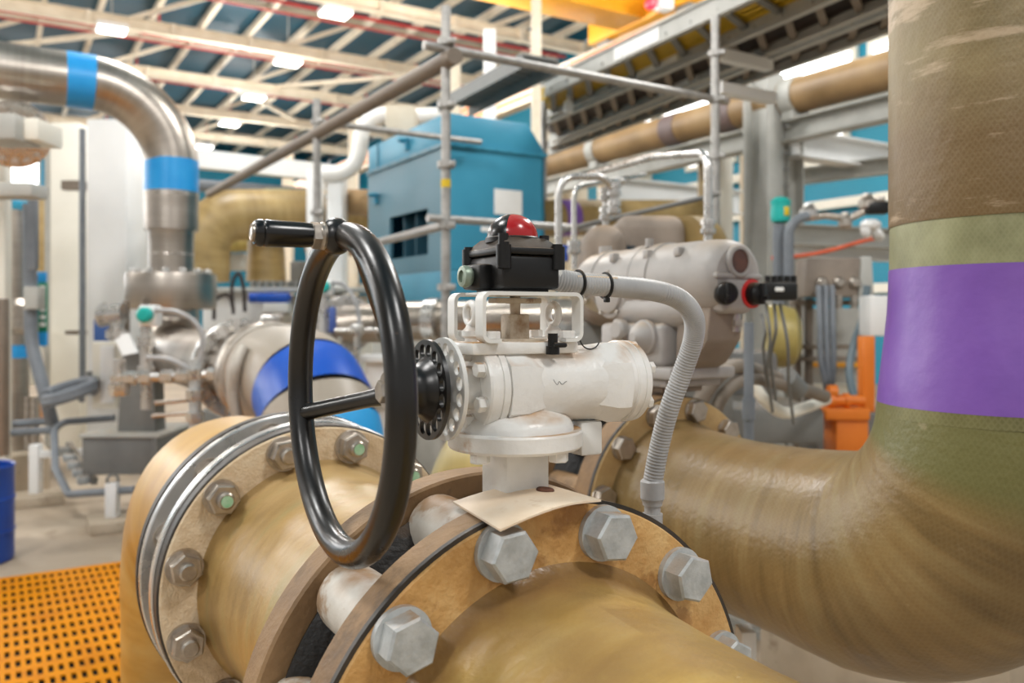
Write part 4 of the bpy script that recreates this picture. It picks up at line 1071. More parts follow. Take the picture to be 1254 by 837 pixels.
# beams, columns at the far left --------------------------------------------
column(106, 155, 146, 8., WHP, 'wide bright white column left of the gooseneck pipe', dep=.5)
column(61, 97, 150, 9., CRMW, 'cream column with brown brackets left of the wide white column', dep=.4)
column(54, 61, 168, 9.3, GRY, 'thin grey edge post behind the cream column')
column(-6, 6, 120, 6.6, CRMW, 'slim pale post at the left edge of the view', dep=.1, ybot=577)
column(33, 43, 232, 6.4, GRYC, 'slim grey post between the left edge and the cream column', dep=.06, ybot=330)
for i, (px0, py0, px1, py1, Y) in enumerate(((78, 222, 104, 233, 8.4), (83, 405, 106, 410, 8.4))):
    a, b_ = P(px0, (py0 + py1) / 2, Y), P(px1, (py0 + py1) / 2, Y)
    solo('wall_bracket', MB().bar(a, b_, .1, (py1 - py0) / F * Y), BRNST, ('upper brown bracket on the cream column', 'lower brown bracket on the cream column')[i], 'bracket')
solo('conduit', MB().tube(bendpath([P(101, 158, 8.2), P(101, 470, 8.2), P(100, 490, 7.9)], .1), .03, 10), GRYC, 'slim dark conduit between the cream and white columns', 'conduit')
t = thing('steel_bracket_frame', 'grey steel bracket arm at the upper left edge under the gooseneck', 'bracket', P(10, 200, 5.2))
part('arm', vbox(MB(), -30, 138, 18, 170, 5.2, .3), GRY, t); part('arm', vbox(MB(), 14, 144, 46, 171, 5.3, .3), CRMW, t)
part('lower_arm', vbox(MB(), -30, 223, 38, 240, 5.2, .2), GRY, t)
t = thing('ring_flange_stack', 'bright stainless flange with nuts hanging behind the grey bracket arm', 'flange', P(20, 180, 5.8))
fc_ = P(18, 165, 5.9)
part('ring', MB().lathe(fc_, (NV * .9 - ZV * .4), [(-.05, .1), (-.05, .23), (.03, .23), (.03, .12)], 48), STL, t)
for k in range(16):
    x, y, a = frame((NV * .9 - ZV * .4)); th = 2 * PI * k / 16
    c = fc_ + (x * math.cos(th) + y * math.sin(th)) * .195 + a * .03
    part('stud_nut', MB().hexa(c, a, .025, .03, .2), STL, t)
t = thing('vertical_pipe', 'grey stainless vertical pipe with blue band at the left edge', 'pipe', P(16, 560, 7.2))
p = P(18, 388, 7.2)
part('pipe_barrel', MB().cyl((p.x, p.y, .32), (p.x, p.y, EYE + .9), .11), STLB, t)
part('pipe_barrel', MB().lathe((p.x, p.y, 0), ZV, [(1.3, .12), (1.35, .17), (1.55, .17), (1.6, .12)], 32), STLD, t)
part('painted_band', MB().cyl((p.x, p.y, EYE - .35), (p.x, p.y, EYE - .24), .113), BAND, t, 'sky blue band')
# frame beam etc.
t = thing('overhead_gantry', 'long white overhead beam with ladder legs running left from the scaffold pole', 'frame', P(395, 300, 9.8))
ha = H(160, 186, 1.75); hb_ = H(396, 212, 1.75)
part('beam', MB().bar(hb_ + (hb_ - ha).normalized() * .2, ha, .16, .2), WHP, t)
for i in range(7): part('ladder_rung', MB().bar(P(376, 222 + 9 * i, 9.8), P(400, 222 + 9 * i, 9.8), .03, .03), GRY, t)
part('ladder_leg', vbox(MB(), 383, 215, 388, 285, 9.8, .05), WHP, t)
b1, b2 = H(230, 226, 1.5), H(374, 237, 1.5)
solo('grey_pipe_run', MB().cyl(b1, b2, .07), GRYC, 'straight grey pipe run below the white overhead beam', 'pipe')
lg = bendpath([P(548, 141, 9.3), P(500, 143, 9.3), P(445, 139, 9.2), P(437, 214, 9.2), P(396, 214, 9.2)], [.2, .28, .28], 8)
solo('lagged_pipe', MB().tube(lg, .085, 20), INSUL, 'white lagged pipe making an S bend left of the blue enclosure', 'pipe')
mb_ = MB(); vbox(mb_, 472, 129, 507, 163, 8.6, .35)
solo('vent_box', mb_, CRM, 'cream vent box on top of the blue enclosure behind the lagged pipe', 'box')

# far fibreglass headers ------------------------------------------------
t = thing('fibreglass_header', 'yellowish fibreglass header elbow in the background right of the gooseneck', 'pipe', P(300, 330, 10.))
part('pipe_barrel', MB().tube(bendpath([P(248, 345, 9.4), P(248, 264, 9.4), P(470, 262, 10.4)], .42, 12), .29, 40), GRP_B, t)
part('pale_collar', MB().tube([P(326, 263, 9.76), P(355, 262.7, 9.9)], .296, 40), SAGE, t, 'pale green collar')
part('riser', MB().cyl(P(326, 280, 10.), P(326, 345, 10.), .2, .23), GRP_B, t)
solo('fibreglass_pipe', MB().cyl(P(236, 297, 11.2), P(318, 293, 11.6), .16), GRP_Y, 'short pale yellow fibreglass pipe under the background header elbow', 'pipe')
solo('fibreglass_pipe', MB().cyl(P(428, 248, 9.7), P(470, 250, 9.3), .15), GRP_BR, 'brown fibreglass pipe end just left of the blue enclosure', 'pipe')
solo('fibreglass_pipe', MB().cyl(P(385, 303, 12.9), P(470, 292, 12.1), .2), GRP_BR, 'lower brown fibreglass pipe seen through the top of the handwheel', 'pipe')
solo('fibreglass_tank', MB().lathe(P(50, 345, 10.5), ZV, [(0, .05), (.02, .16), (.9, .16), (1.1, .1), (1.15, .02)], 32), GRP_B, 'tan fibreglass vessel behind the slim grey post on the left', 'vessel')
# cabinet row in the back -----------------------------------------------------
t = thing('control_skid', 'row of pale grey control panels behind the stainless pipes', 'cabinet', P(350, 480, 9.))
sk = MB(); vbox(sk, 248, 358, 330, 470, 9., .5)
part('panel', sk, WHP, t)
sk = MB(); vbox(sk, 333, 362, 470, 470, 9.1, .5)
part('panel', sk, CRMW, t)
part('top_rail', vbox(MB(), 244, 352, 470, 358, 8.8, .5), GRY, t)
for i in range(9): part('valve_handle', vbox(MB(), 305 + 9 * i, 344, 311 + 9 * i, 352, 8.9, .1), GRYD, t)
t = thing('blue_actuator', 'small cobalt blue valve actuator on the back panel, left of the handwheel', 'actuator', P(335, 385, 8.6))
part('body', vbox(MB(), 312, 359, 352, 371, 8.6, .2, .03), BLUE, t); part('end_cap', MB().cyl(P(306, 365, 8.7), P(316, 365, 8.7), .05), BLUE, t)
part('mount', vbox(MB(), 322, 371, 352, 383, 8.6, .2), WHP, t)
part('valve', vbox(MB(), 318, 383, 348, 396, 8.6, .3, .03), STLD, t)
for i, pts in enumerate(((P(286, 385, 8.4), P(284, 350, 8.4), P(292, 335, 8.4), P(298, 352, 8.4), P(300, 382, 8.4)), (P(262, 392, 8.), P(264, 368, 8.), P(280, 362, 8.), P(286, 380, 8.)))):
    solo('black_cable', MB().tube(smoothpath(pts, 8), .018, 8), DKCAB, ('tall looping black cable above the studded flange', 'low black cable loop above the studded flange')[i], 'cable')
for i, (x0, y0, x1, y1, Y, m_, lab) in enumerate(((240, 315, 262, 345, 10.5, WHP, 'small white box below the background header, beside the gooseneck'), (262, 310, 300, 330, 11.5, GRY, 'grey machine casing under the yellow background pipe'), (355, 320, 372, 352, 11, GRYD, 'dark grey casing left of the handwheel rim'), (395, 300, 420, 352, 11, CRMW, 'pale cabinet seen through the top of the handwheel'), (150, 262, 172, 330, 12, WHP, 'pale cabinet between the white column and the gooseneck'), (8, 395, 26, 475, 8.5, CRMW, 'pale instrument cabinet beside the left vertical pipe'))):
    mb_ = MB(); vbox(mb_, x0, y0, x1, y1, Y, .4, .02); vbox(mb_, x0 + 3, y0 + 3, x1 - 3, y1 - 4, Y - .012, .02, .004)
    solo('equipment_box', mb_, m_, lab, 'box')

# instrument stand under the gooseneck ------------------------------------------
t = thing('instrument_stand', 'grey steel instrument stand with tilted white plate at left of the stainless elbow', 'stand', P(150, 590, 6.0))
st = MB()
st.prism([P(150, 424, 6.), P(186, 424, 6.), P(191, 536, 6.), P(143, 536, 6.)], Vector((0, .18, 0)), .006)
part('post', st, GRYD, t)
part('tilted_plate', MB().prism([P(139, 412, 5.95), P(157, 408, 5.95), P(169, 432, 5.85), P(150, 436, 5.85)], Vector((0, .02, .0))), WHP, t, 'white tilted plate')
part('base_box', vbox(MB(), 100, 536, 192, 582, 5.9, .6), GRYD, t)
part('base_deck', vbox(MB(), 96, 532, 196, 537, 5.88, .66), GRY, t)
part('dark_panel', vbox(MB(), 185, 536, 192, 581, 5.88, .4), GRYD, t)
t = thing('instrument_box', 'pale grey instrument box with a green pilot light, left of the instrument stand', 'box', P(126, 500, 6.4))
part('case', vbox(MB(), 112, 419, 142, 501, 6.4, .2, .015), CRMW, t); part('door', vbox(MB(), 122, 424, 139, 494, 6.38, .03, .008), WHP, t)
part('pilot_light', MB().ball(P(110.5, 465, 6.36), .02), LED, t, 'green pilot light'); part('pilot_holder', vbox(MB(), 105, 455, 112, 475, 6.4, .06), GRYD, t)
part('blue_sign', vbox(MB(), 114, 391, 136, 418, 6.6, .02), M('slate blue sign', [(52, 88, 150), (64, 100, 164)], .5), t, 'slate blue plate behind the box')
t = thing('pressure_transmitter', 'silver pressure transmitter on the instrument stand', 'transmitter', P(145, 410, 6.))
part('head', MB().cyl(P(128, 386, 6.), P(152, 384, 6.), .075).lathe(P(128, 386, 6.), Vector((-1, 0, 0)), [(0, .085), (.03, .085)], 28), STL, t)
part('body', MB().lathe(P(143, 390, 6.), -ZV, [(0, .05), (.07, .05), (.09, .075), (.14, .075), (.16, .04)], 28), STL, t)
part('mount', vbox(MB(), 150, 368, 156, 412, 6.05, .05), BRNST, t)
def teal_tx(cx, cy, Y, k, lab, hosepts):
    t = thing('gas_transmitter', lab, 'transmitter', P(cx, cy + 40 * k, Y))
    w = 11 * k
    part('case', vbox(MB(), cx - w, cy - w * 1.2, cx + w, cy + w * 1.2, Y, .1, .015), WHP, t)
    c = P(cx, cy - w * .1, Y)
    part('turquoise_cap', MB().lathe(c, Vector((0, -1, 0)), [(0, w * .85 / F * Y), (.03, w * .85 / F * Y), (.045, w * .6 / F * Y), (.047, .004)], 28), TEALC, t, 'turquoise round cap')
    part('stem', MB().lathe(P(cx, cy + w * 1.2, Y + .05), -ZV, [(0, .03), (.05, .03), (.05, .045), (.10, .045), (.10, .03), (.2, .03), (.2, .042), (.25, .042), (.25, .025), (.42 * k, .025)], 20), STL, t)
    part('flexible_hose', MB().tube(smoothpath(hosepts, 8), .013, 10), COND, t)
    return t
teal_tx(179, 387, 4.25, 1., 'white transmitter with turquoise cap beside the stainless elbow', [P(190, 380, 4.25), P(215, 382, 4.25), P(238, 394, 4.25), P(248, 412, 4.25), P(246, 435, 4.25), P(240, 455, 4.25)])
solo('flexible_hose', MB().tube(smoothpath([P(180, 438, 4.25), P(205, 440, 4.25), P(228, 450, 4.25), P(238, 458, 4.25)], 8), .014, 10), COND, 'grey hose dropping to the tube manifold below the turquoise transmitter', 'hose')
t = thing('tube_manifold', 'horizontal stainless tube manifold with fittings in front of the stainless elbow', 'manifold', P(215, 520, 4.25))
part('tube', MB().cyl(P(142, 464, 4.25), P(283, 458, 4.25), .022), STL, t)
for x_ in (146, 160, 178, 205, 224, 240, 262): part('fitting', MB().hexa(P(x_, 464 - (x_ - 142) * .042, 4.25) - Vector((.03, 0, 0)), Vector((1, 0, 0)), .036, .06, .1), STL, t)
part('down_tube', MB().cyl(P(239, 440, 4.25), P(239, 530, 4.25), .03), GALV, t)
for y_ in (452, 478, 505): part('fitting', MB().hexa(P(239, y_, 4.25), -ZV, .045, .05, .1), STL, t)
part('drop_leg', MB().cyl(P(146, 440, 4.25), P(146, 474, 4.25), .03).hexa(P(146, 470, 4.25), -ZV, .05, .06, .1), STL, t)
part('side_tube', MB().cyl(P(190, 494, 4.25), P(230, 490, 4.25), .012), STLD, t)
part('side_tube', MB().cyl(P(186, 510, 4.25), P(234, 506, 4.25), .010), STLD, t)
ring_hose = smoothpath([P(298, 425, 3.75), P(289, 450, 3.7), P(285, 480, 3.7), P(291, 512, 3.7), P(300, 540, 3.7)], 10)
solo('ribbed_hose', MB().tube(ring_hose, [.026 + .003 * (i % 2) for i in range(len(ring_hose))], 12), RIBG, 'corroded ribbed hose hanging from the clamp coupling', 'hose')
teal_tx(397, 352, 5.0, .8, 'smaller transmitter with turquoise cap seen through the handwheel', [P(405, 346, 5.02), P(422, 350, 5.02), P(436, 372, 5.), P(440, 400, 5.), P(436, 440, 4.95)])
t = thing('instrument_tubing', 'stainless tubing and valve cluster seen through the handwheel', 'tubing', P(430, 480, 5.))
part('tube', MB().cyl(P(410, 405, 4.95), P(470, 404, 4.95), .016), STL, t)
part('valve', MB().box(P(437, 404, 4.9), (.07, .07, .07), None, .01).cyl(P(437, 404, 4.9), P(437, 450, 4.9), .018), STL, t)
part('sensor', vbox(MB(), 402, 376, 410, 408, 4.95, .06), M('blue label', [(60, 84, 150), (74, 98, 166)], .4), t, 'blue label')
part('down_hose', MB().tube(smoothpath([P(416, 412, 4.9), P(420, 440, 4.9), P(438, 458, 4.85), P(446, 480, 4.85)], 8), .016, 8), STL, t)

# conduit, hoses, signs at far left
t = thing('cable_conduit', 'grey conduit with square box coming down beside the green sign at left', 'conduit', P(50, 500, 6.6))
part('conduit', MB().tube(bendpath([P(36, 250, 6.6), P(38, 420, 6.6), P(57, 490, 6.45), P(64, 517, 6.6)], [.5, .2], 8), .048, 16), GRYC, t)
part('pull_box', vbox(MB(), 28, 351, 46, 379, 6.5, .12, .01), GRY, t)
t = thing('sign_board', 'narrow green sign board with blue end blocks and pale vertical lettering', 'sign', P(51, 430, 7.4))
part('board', vbox(MB(), 46, 346, 57, 408, 7.4, .03), GREENS, t)
part('blue_end', vbox(MB(), 44, 333, 56, 346, 7.4, .03), BAND, t); part('blue_end', vbox(MB(), 43, 406, 57, 424, 7.4, .03), BAND, t)
for i in range(6): part('lettering', vbox(MB(), 49, 350 + 9 * i, 54, 355 + 9 * i, 7.38, .02, 0), PAPER, t, 'pale vertical lettering, too blurred to read')
coil = []
for i in range(70):
    a = i / 70 * 2 * PI * 2.6
    c = P(86, 487, 6.3); coil.append(c + Vector((.17 * math.cos(a), .1 * math.sin(a) - .0 * i, .012 * (i / 10) + .055 * math.sin(a + 1))))
t = thing('coiled_hose', 'coiled grey hose hanging at the foot of the cream column', 'hose', P(86, 500, 6.3))
part('hose', MB().tube(coil, .034, 12), GRYC, t)

t = thing('pipe_stand', 'white square pipe stand under the stainless pipe, seen right of the blue elbow', 'stand', P(470, 560, 5.0))
part('top_plate', vbox(MB(), 438, 436, 505, 444, 4.95, .3, .004), WHP, t)
part('leg', vbox(MB(), 448, 444, 474, 660, 5.0, .14, .006), WHP, t)
part('leg', vbox(MB(), 484, 444, 503, 660, 5.05, .14, .006), CRMW, t)
part('shelf', vbox(MB(), 440, 492, 505, 500, 4.96, .25, .004), GRY, t)
# ------------------------------------------------------------------ floor things on the left
def fbox(mb, p, w, d, h, bev=.01, z0=0): return mb.box((p.x, p.y + d / 2, z0 + h / 2), (w, d, h), None, bev)
pa = G(200, 636)
mb_ = MB(); mb_.box((pa.x + .2, pa.y + 1.6, .13), (1.35, 3.0, .26), BX, .02)
solo('concrete_plinth', mb_, CONC2, 'concrete plinth under the instrument stand at left', 'plinth')
mb_ = MB(); mb_.box((G(20, 606).x - .75, 7.15, .16), (1.5, 1.2, .32), BX, .02)
solo('concrete_plinth', mb_, CONC2, 'far concrete plinth behind the blue drum at the left edge', 'plinth')
mb_ = MB(); mb_.box((-2.25, 7.95, .41), (1.0, 1.3, .3), BX, .02)
solo('machine_base', mb_, GRYD, 'dark steel machine base under the stainless elbow', 'base')
for i, (px, py, hpx, lab) in enumerate(((138, 648, 42, 'short white pipe support post on a concrete pad, nearer one'), (44, 617, 60, 'white pipe support post with side arm beside the blue drum'))):
    g = G(px, py); hh = hpx / F * g.y
    t = thing('pipe_support', lab, 'support', g)
    part('post', MB().box((g.x, g.y, .08 + hh / 2), (.075, .075, hh), None, .006), WHP, t)
    part('pad', MB().box((g.x + .02, g.y, .04), (.34, .3, .08), BX, .01), CONC2, t)
    if i: part('side_arm', MB().bar((g.x, g.y, .08 + hh - .08), (g.x + .42, g.y + .15, .08 + hh - .08), .05, .05), WHP, t)
    else: part('saddle', MB().torus((g.x, g.y, .08 + hh + .02), NV, .035, .01, 20, 8), GRYD, t)
zf = .36
def Z(px, py, Y): return P(px, py, Y)
con = bendpath([P(165, 600, 5.75), P(84, 606, 6.0), P(68, 575, 6.3), P(66, 518, 6.6), P(140, 512, 6.6)], .08, 6)
solo('floor_conduit', MB().tube(con, .027, 12), GRYC, 'dark grey conduit stepping down the plinth and along the white posts', 'conduit')
solo('floor_conduit', MB().tube(bendpath([P(108, 578, 6.1), P(114, 540, 6.2), P(128, 534, 6.2)], .08, 6), .03, 12), GRYC, 'short grey conduit stub rising beside the instrument base', 'conduit')
solo('floor_conduit', MB().cyl(P(4, 521, 6.8), P(60, 516, 6.8), .03), GRYC, 'upper grey conduit running in from the left edge', 'conduit')
solo('floor_conduit', MB().cyl(P(4, 531, 6.7), P(63, 527, 6.7), .03), GRYC, 'lower grey conduit running in from the left edge', 'conduit')
for i, x_ in enumerate((33, 42)): solo('steel_tube', MB().tube([P(x_, 486, 7.2), P(x_, 574, 7.2)], .04, 12), STLD, ('left of two upright dull steel tubes left of the hose coil', 'right of two upright dull steel tubes left of the hose coil')[i], 'tube')
solo('orange_box', vbox(MB(), 22, 490, 36, 520, 7.8, .3, .02), M('tan orange box', [(196, 140, 92), (208, 152, 104)], .6), 'tan orange box behind the upright steel tubes', 'box')
t = thing('valve_row', 'row of small pale valve blocks along the top of the plinth', 'valves', P(85, 580, 6.2))
for i in range(5): part('valve_block', MB().box(P(78 + 6 * i, 552 + 9 * i, 6.6 - .12 * i), (.08, .08, .06), BX, .01), GALV, t)
part('rail', MB().bar(P(84, 545, 6.7), P(116, 590, 6.1), .04, .05), GRYD, t)
g = G(-3, 694)
t = thing('waste_drum', 'scuffed blue steel drum at the left edge of the floor', 'drum', g)
part('shell', MB().lathe((g.x - .19, g.y + .1, 0), ZV, [(0, .19), (.01, .2), (.17, .2), (.175, .206), (.185, .206), (.19, .2), (.36, .2), (.365, .206), (.375, .206), (.38, .2), (.55, .2), (.56, .206), (.57, .2), (.565, .19), (.1, .188)], 48), BLUEB, t)
# grating -------------------------------------------------------------
e1 = G(155, 693)
gx = TV; gy = NV          # along the far edge, and towards the viewer
org = e1 + gx * -.03
pit = .0375; pitn = .128; nx, ny = 58, 24
gm = MB(); zt_ = .02
def gbar(a, b, w_=.0185): gm.bar(a, b, w_, .006)
for i in range(nx + 1):
    a = org - gx * pit * i
    gbar(a + ZV * zt_, a + gy * pitn * ny + ZV * zt_)
for j in range(ny + 1):
    a = org + gy * pitn * j
    gbar(a + ZV * (zt_ - .0012), a - gx * pit * nx + ZV * (zt_ - .0012), .056)
t = thing('floor_grating', 'orange moulded grating panel on the floor at lower left', 'grating', org - gx * 1.1 + gy * 1.5)
part('grid', gm, GRATE, t)
pb = MB(); c = org - gx * pit * nx / 2 + gy * pitn * ny / 2
pb.box((c.x, c.y, .005), (nx * pit + .6, ny * pitn, .006), (gx, gy, ZV))
part('trench_shade_sheet', pb, M('painted trench shade', [(30, 20, 10), (44, 30, 16)], .8, scale=4), t, 'painted trench shade below the bars')  # dark sheet on the solid floor imitates the shade under the grating
gm = MB()
o2 = org + gx * .03
for i in range(8):
    a = o2 + gx * pit * i
    gbar(a + ZV * zt_, a + gy * pitn * ny + ZV * zt_)
for j in range(ny + 1):
    a = o2 + gy * pitn * j
    gbar(a + ZV * (zt_ - .0012), a + gx * pit * 7 + ZV * (zt_ - .0012), .056)
solo('floor_grating', gm, GRATE, 'narrow strip of orange grating beside the large panel, half under the amber elbow', 'grating')

# lower right floor
g = Vector((1.53, 2.6, 0))
mb_ = MB(); mb_.box(g - NV * .5 + TV * .6 + ZV * .21, (1.2, 1.0, .42), BX, .012)
solo('concrete_plinth', mb_, CONC2, 'concrete plinth below the olive elbow at lower right', 'plinth')
a, b_ = G(880, 752), G(1075, 850)
solo('floor_kerb', MB().bar(a + ZV * .02, b_ + ZV * .02, .1, .04), GRY, 'pale grey kerb strip on the floor under the right-hand elbow', 'kerb')
t = thing('pipe_support', 'white steel pipe stand partly hidden behind the front flange', 'support', Vector((.52, 1.66, 0)))
part('post', MB().box(P(913, 800, 1.7) + ZV * -.35, (.03, .05, .8), None, .003), WHP, t)
part('foot', MB().box((P(913, 800, 1.7).x, 1.7, .01), (.18, .18, .02), None, .003), WHP, t)

# ================================================================== RIGHT HALF, MIDDLE DISTANCE
# dusty pump casing behind the actuator
t = thing('pump_casing', 'dusty grey rounded pump casing behind the electric actuator', 'pump', P(780, 420, 3.3))
y_ = 3.3
def capsule(x0, x1, ytop, ybot, Y, dep, m, rr):
    a = P(x0, ytop, Y); b = P(x1, ybot, Y); w = b.x - a.x; h = a.z - b.z
    return MB().box(((a.x + b.x) / 2, Y + dep / 2, (a.z + b.z) / 2), (w, dep, h), None, rr, 5)
part('casing', capsule(716, 770, 273, 400, 3.2, .45, ACTD, .075), ACTD, t)
part('casing', capsule(755, 842, 262, 400, 3.35, .4, ACTD, .06), ACTD, t)
part('elbow', MB().tube(bendpath([P(840, 290, 3.4), P(868, 290, 3.5), P(868, 500, 3.5)], .07, 8), .085, 32), GRP_B, t)
part('dark_slot', vbox(MB(), 757, 301, 778, 316, 3.34, .05, .004), DARK, t)
part('bed', vbox(MB(), 690, 395, 900, 520, 3.4, .8, .03), GRYD, t)
# skid and gear behind
mb_ = MB(); vbox(mb_, 872, 500, 1012, 545, 3.6, 1.2, .03); vbox(mb_, 880, 430, 955, 505, 4.2, .4, .04)
solo('pump_skid', mb_, GRYD, 'dull grey pump skid bed behind the right-hand flange', 'skid')
mb_ = MB(); vbox(mb_, 1000, 505, 1120, 560, 4.25, .3, .02)
solo('pump_skid', mb_, GRYD, 'low grey steel bed behind the orange stand at right', 'skid')
t = thing('pale_vessel', 'pale yellow round fibreglass end behind the grey cables', 'vessel', P(955, 460, 4.6))
part('shell', MB().lathe(P(940, 412, 4.6), (NV * .3 + Vector((1, 0, 0))).normalized(), [(0, .17), (.08, .17), (.14, .15), (.17, .09), (.18, .01)], 40), GRP_Y, t)
# inverted U sample tubes
def utube(pts, r, lab, Y, valves):
    t = thing('sample_tube', lab, 'tube', pts[0])
    part('tube', MB().tube(bendpath(pts, .07, 8), r, 14), STL, t)
    for c in valves:
        part('union', MB().lathe(c, ZV, [(-.026, .016), (-.022, .024), (-.006, .025), (-.006, .019), (.006, .019), (.006, .025), (.022, .024), (.026, .016)], 24), STL, t)
utube([P(684, 330, 2.9), P(684, 216, 2.9), P(752, 217, 3.0), P(752, 262, 3.0)], .0125, 'tall inverted U stainless tube right of the switch box', 2.9, [P(752, 254, 3.0), P(752, 232, 3.0)])
utube([P(703, 330, 3.0), P(703, 228, 3.0), P(740, 222, 3.2), P(790, 214, 3.5)], .0095, 'inner stainless tube bending behind the tall inverted U', 3.0, [P(703, 303, 3.0)])
utube([P(867, 296, 2.75), P(867, 187, 2.75), P(800, 192, 3.2), P(720, 215, 3.9)], .014, 'long stainless tube bending down onto the electric actuator', 2.75, [P(867, 278, 2.75)])
utube([P(742, 275, 3.05), P(742, 222, 3.05), P(760, 222, 3.05)], .012, 'short stainless tube with valve knobs beside the inverted U', 3.05, [P(742, 238, 3.05), P(742, 262, 3.05)])
solo('dark_rail', MB().cyl(P(690, 282, 3.6), P(880, 238, 3.9), .012), GRYD, 'thin dark rail sloping behind the sample tubes', 'rail')
solo('blue_tag', vbox(MB(), 684, 300, 696, 320, 3.1, .02, .003), M('navy tag', [(40, 70, 150), (54, 84, 166)], .4), 'small navy blue tag beside the inner sample tube', 'tag')

# detector post, conduits and frame with junction box ------------------------
t = thing('gas_detector', 'turquoise and yellow gas detector on a slim grey post right of the actuator', 'detector', P(956, 420, 4.6))
part('body', MB().lathe(P(956, 260, 4.6), ZV, [(-.06, .03), (-.05, .05), (.0, .055), (.03, .05), (.06, .055), (.08, .03), (.085, .005)], 28), TEALC, t)
part('yellow_label', vbox(MB(), 960, 253, 967, 264, 4.545, .02, .004), YEL, t)
part('post', MB().cyl(P(954, 275, 4.6), P(954, 420, 4.6), .032), GRYC, t)
solo('cable_conduit', MB().tube(bendpath([P(966, 345, 4.5), P(966, 272, 4.5), P(990, 264, 4.5)], .1, 8), .026, 14), GRYC, 'dark bent conduit beside the turquoise detector', 'conduit')
t = thing('stainless_valve_run', 'small stainless and brass valve run on top of the right-hand grey beam', 'valves', P(1020, 285, 5.0))
part('tube', MB().tube([P(985, 268, 5.), P(1010, 264, 5.), P(1040, 268, 5.), P(1060, 258, 5.), P(1084, 250, 5.)], .022, 12), STLD, t)
for x_, y2, r_ in ((990, 264, .055), (1035, 275, .04), (1062, 252, .05), (1078, 256, .045)):
    part('valve', MB().lathe(P(x_, y2 + 6, 5.), ZV, [(0, r_ * .6), (.02, r_), (.06, r_), (.08, r_ * .6), (.1, r_ * .5)], 20), STLD if x_ > 1000 else STL, t)
part('black_handle', vbox(MB(), 1062, 246, 1090, 262, 4.95, .08, .015), BLKP, t)
solo('crumpled_cloth', MB().ball(P(1066, 276, 4.8), .06, ZV, .6, 12).ball(P(1074, 287, 4.8), .05, (1, .2, .8), .5, 10).ball(P(1060, 283, 4.8), .045, (1, 0, .3), .5, 10), WHP, 'white crumpled cloth on the beam by the right pipe', 'cloth')
solo('orange_hose', MB().tube(smoothpath([P(945, 316, 5.), P(985, 313, 5.), P(1020, 306, 5.), P(1055, 296, 5.), P(1082, 290, 5.)], 6), .012, 8), M('orange red hose', [(214, 88, 48), (226, 104, 62)], .5), 'orange red hose lying along the right-hand beam', 'hose')
t = thing('terminal_block', 'black finned terminal block on the cables right of the red knob', 'terminal block', P(950, 375, 2.6))
part('block', vbox(MB(), 934, 345, 978, 368, 2.6, .1, .01), BLKP, t)
for i in range(5): part('fin', MB().cyl(P(940 + 8 * i, 346, 2.62), P(940 + 8 * i, 338, 2.62), .009), BLKP, t)
part('label', vbox(MB(), 950, 352, 960, 357, 2.595, .01, .001), PAPER, t)
t = thing('junction_box', 'grey junction box with three cables mounted on a dull steel frame at right', 'junction box', P(1020, 500, 4.6))
part('box', MB().prism([P(988, 316, 4.6), P(1062, 316, 4.6), P(1066, 364, 4.6), P(985, 364, 4.6)], Vector((0, .18, 0)), .01), ACTD, t)
for x_ in (1006, 1027, 1046): 
    part('knockout_plug', MB().lathe(P(x_, 346, 4.6), Vector((0, -1, 0)), [(0, .03), (.02, .03), (.03, .02)], 20), STLD, t)
    part('gland', MB().cyl(P(x_, 362, 4.6), P(x_, 378, 4.6), .02), STLD, t)
part('box_side', MB().prism([P(1056, 314, 4.58), P(1068, 314, 4.58), P(1071, 366, 4.58), P(1052, 366, 4.58)], Vector((0, .05, 0)), .006), GRY, t)
part('back_panel', vbox(MB(), 985, 378, 1056, 470, 4.95, .03, .003), GRY, t)
t = thing('equipment_rack', 'dull steel frame carrying the grey junction box', 'frame', P(1020, 560, 4.7))
for x_ in (978, 992, .070): part('upright', vbox(MB(), x_ - 4, 366, x_ + 4, 560, 4.75, .06, .004), BRNST, t)
for y2 in (371, 425, 440): part('crossbar', vbox(MB(), 970, y2 - 3, 1064, y2 + 3, 4.7, .05, .004), BRNST, t)
part('yellow_board', vbox(MB(), 990, 444, 1062, 450, 4.9, .03, .003), CRANE, t, 'yellow strip behind the frame')
for i in range(3):
    x_ = 1003 + 8 * i
    solo('power_cable', MB().tube(smoothpath([P(x_, 350, 4.55), P(x_ + 1, 400, 4.5), P(x_ + 2, 440, 4.48), P(x_ + 8 - 4 * i, 470, 4.5), P(x_ + 10 - 8 * i, 486, 4.6)], 8), .016, 10), GRYC, ('left of three grey cables hanging below the junction box', 'middle of three grey cables hanging below the junction box', 'right of three grey cables hanging below the junction box')[i], 'cable')
solo('looped_cable', MB().tube(smoothpath([P(1062, 350, 4.4), P(1058, 385, 4.4), P(1046, 420, 4.35), P(1040, 455, 4.3), P(1046, 485, 4.2), P(1054, 494, 4.1)], 8), .02, 10), M('blue grey cable', [(92, 108, 116), (108, 124, 132)], .45), 'blue grey cable curving down to the orange stand', 'cable')
t = thing('orange_stand', 'orange steel hydraulic stand left of the purple pipe band', 'stand', P(1040, 560, 3.8))
part('top_plate', vbox(MB(), 1012, 501, 1066, 515, 3.8, .2, .006), ORG, t)
part('pedestal', vbox(MB(), 1024, 514, 1064, 580, 3.82, .16, .006), ORG, t)
part('cylinder', MB().lathe(P(1012, 491, 3.85), Vector((1, 0, 0)), [(0, .02), (0, .036), (.03, .036), (.03, .027), (.08, .027), (.08, .034), (.10, .034), (.10, .024), (.17, .024)], 24), ORG, t)
part('flange', MB().cyl(P(1014, 480, 3.85), P(1024, 480, 3.85), .03), ORG, t)
part('upright', vbox(MB(), 1058, 412, 1072, 505, 3.95, .08, .006), ORG, t)
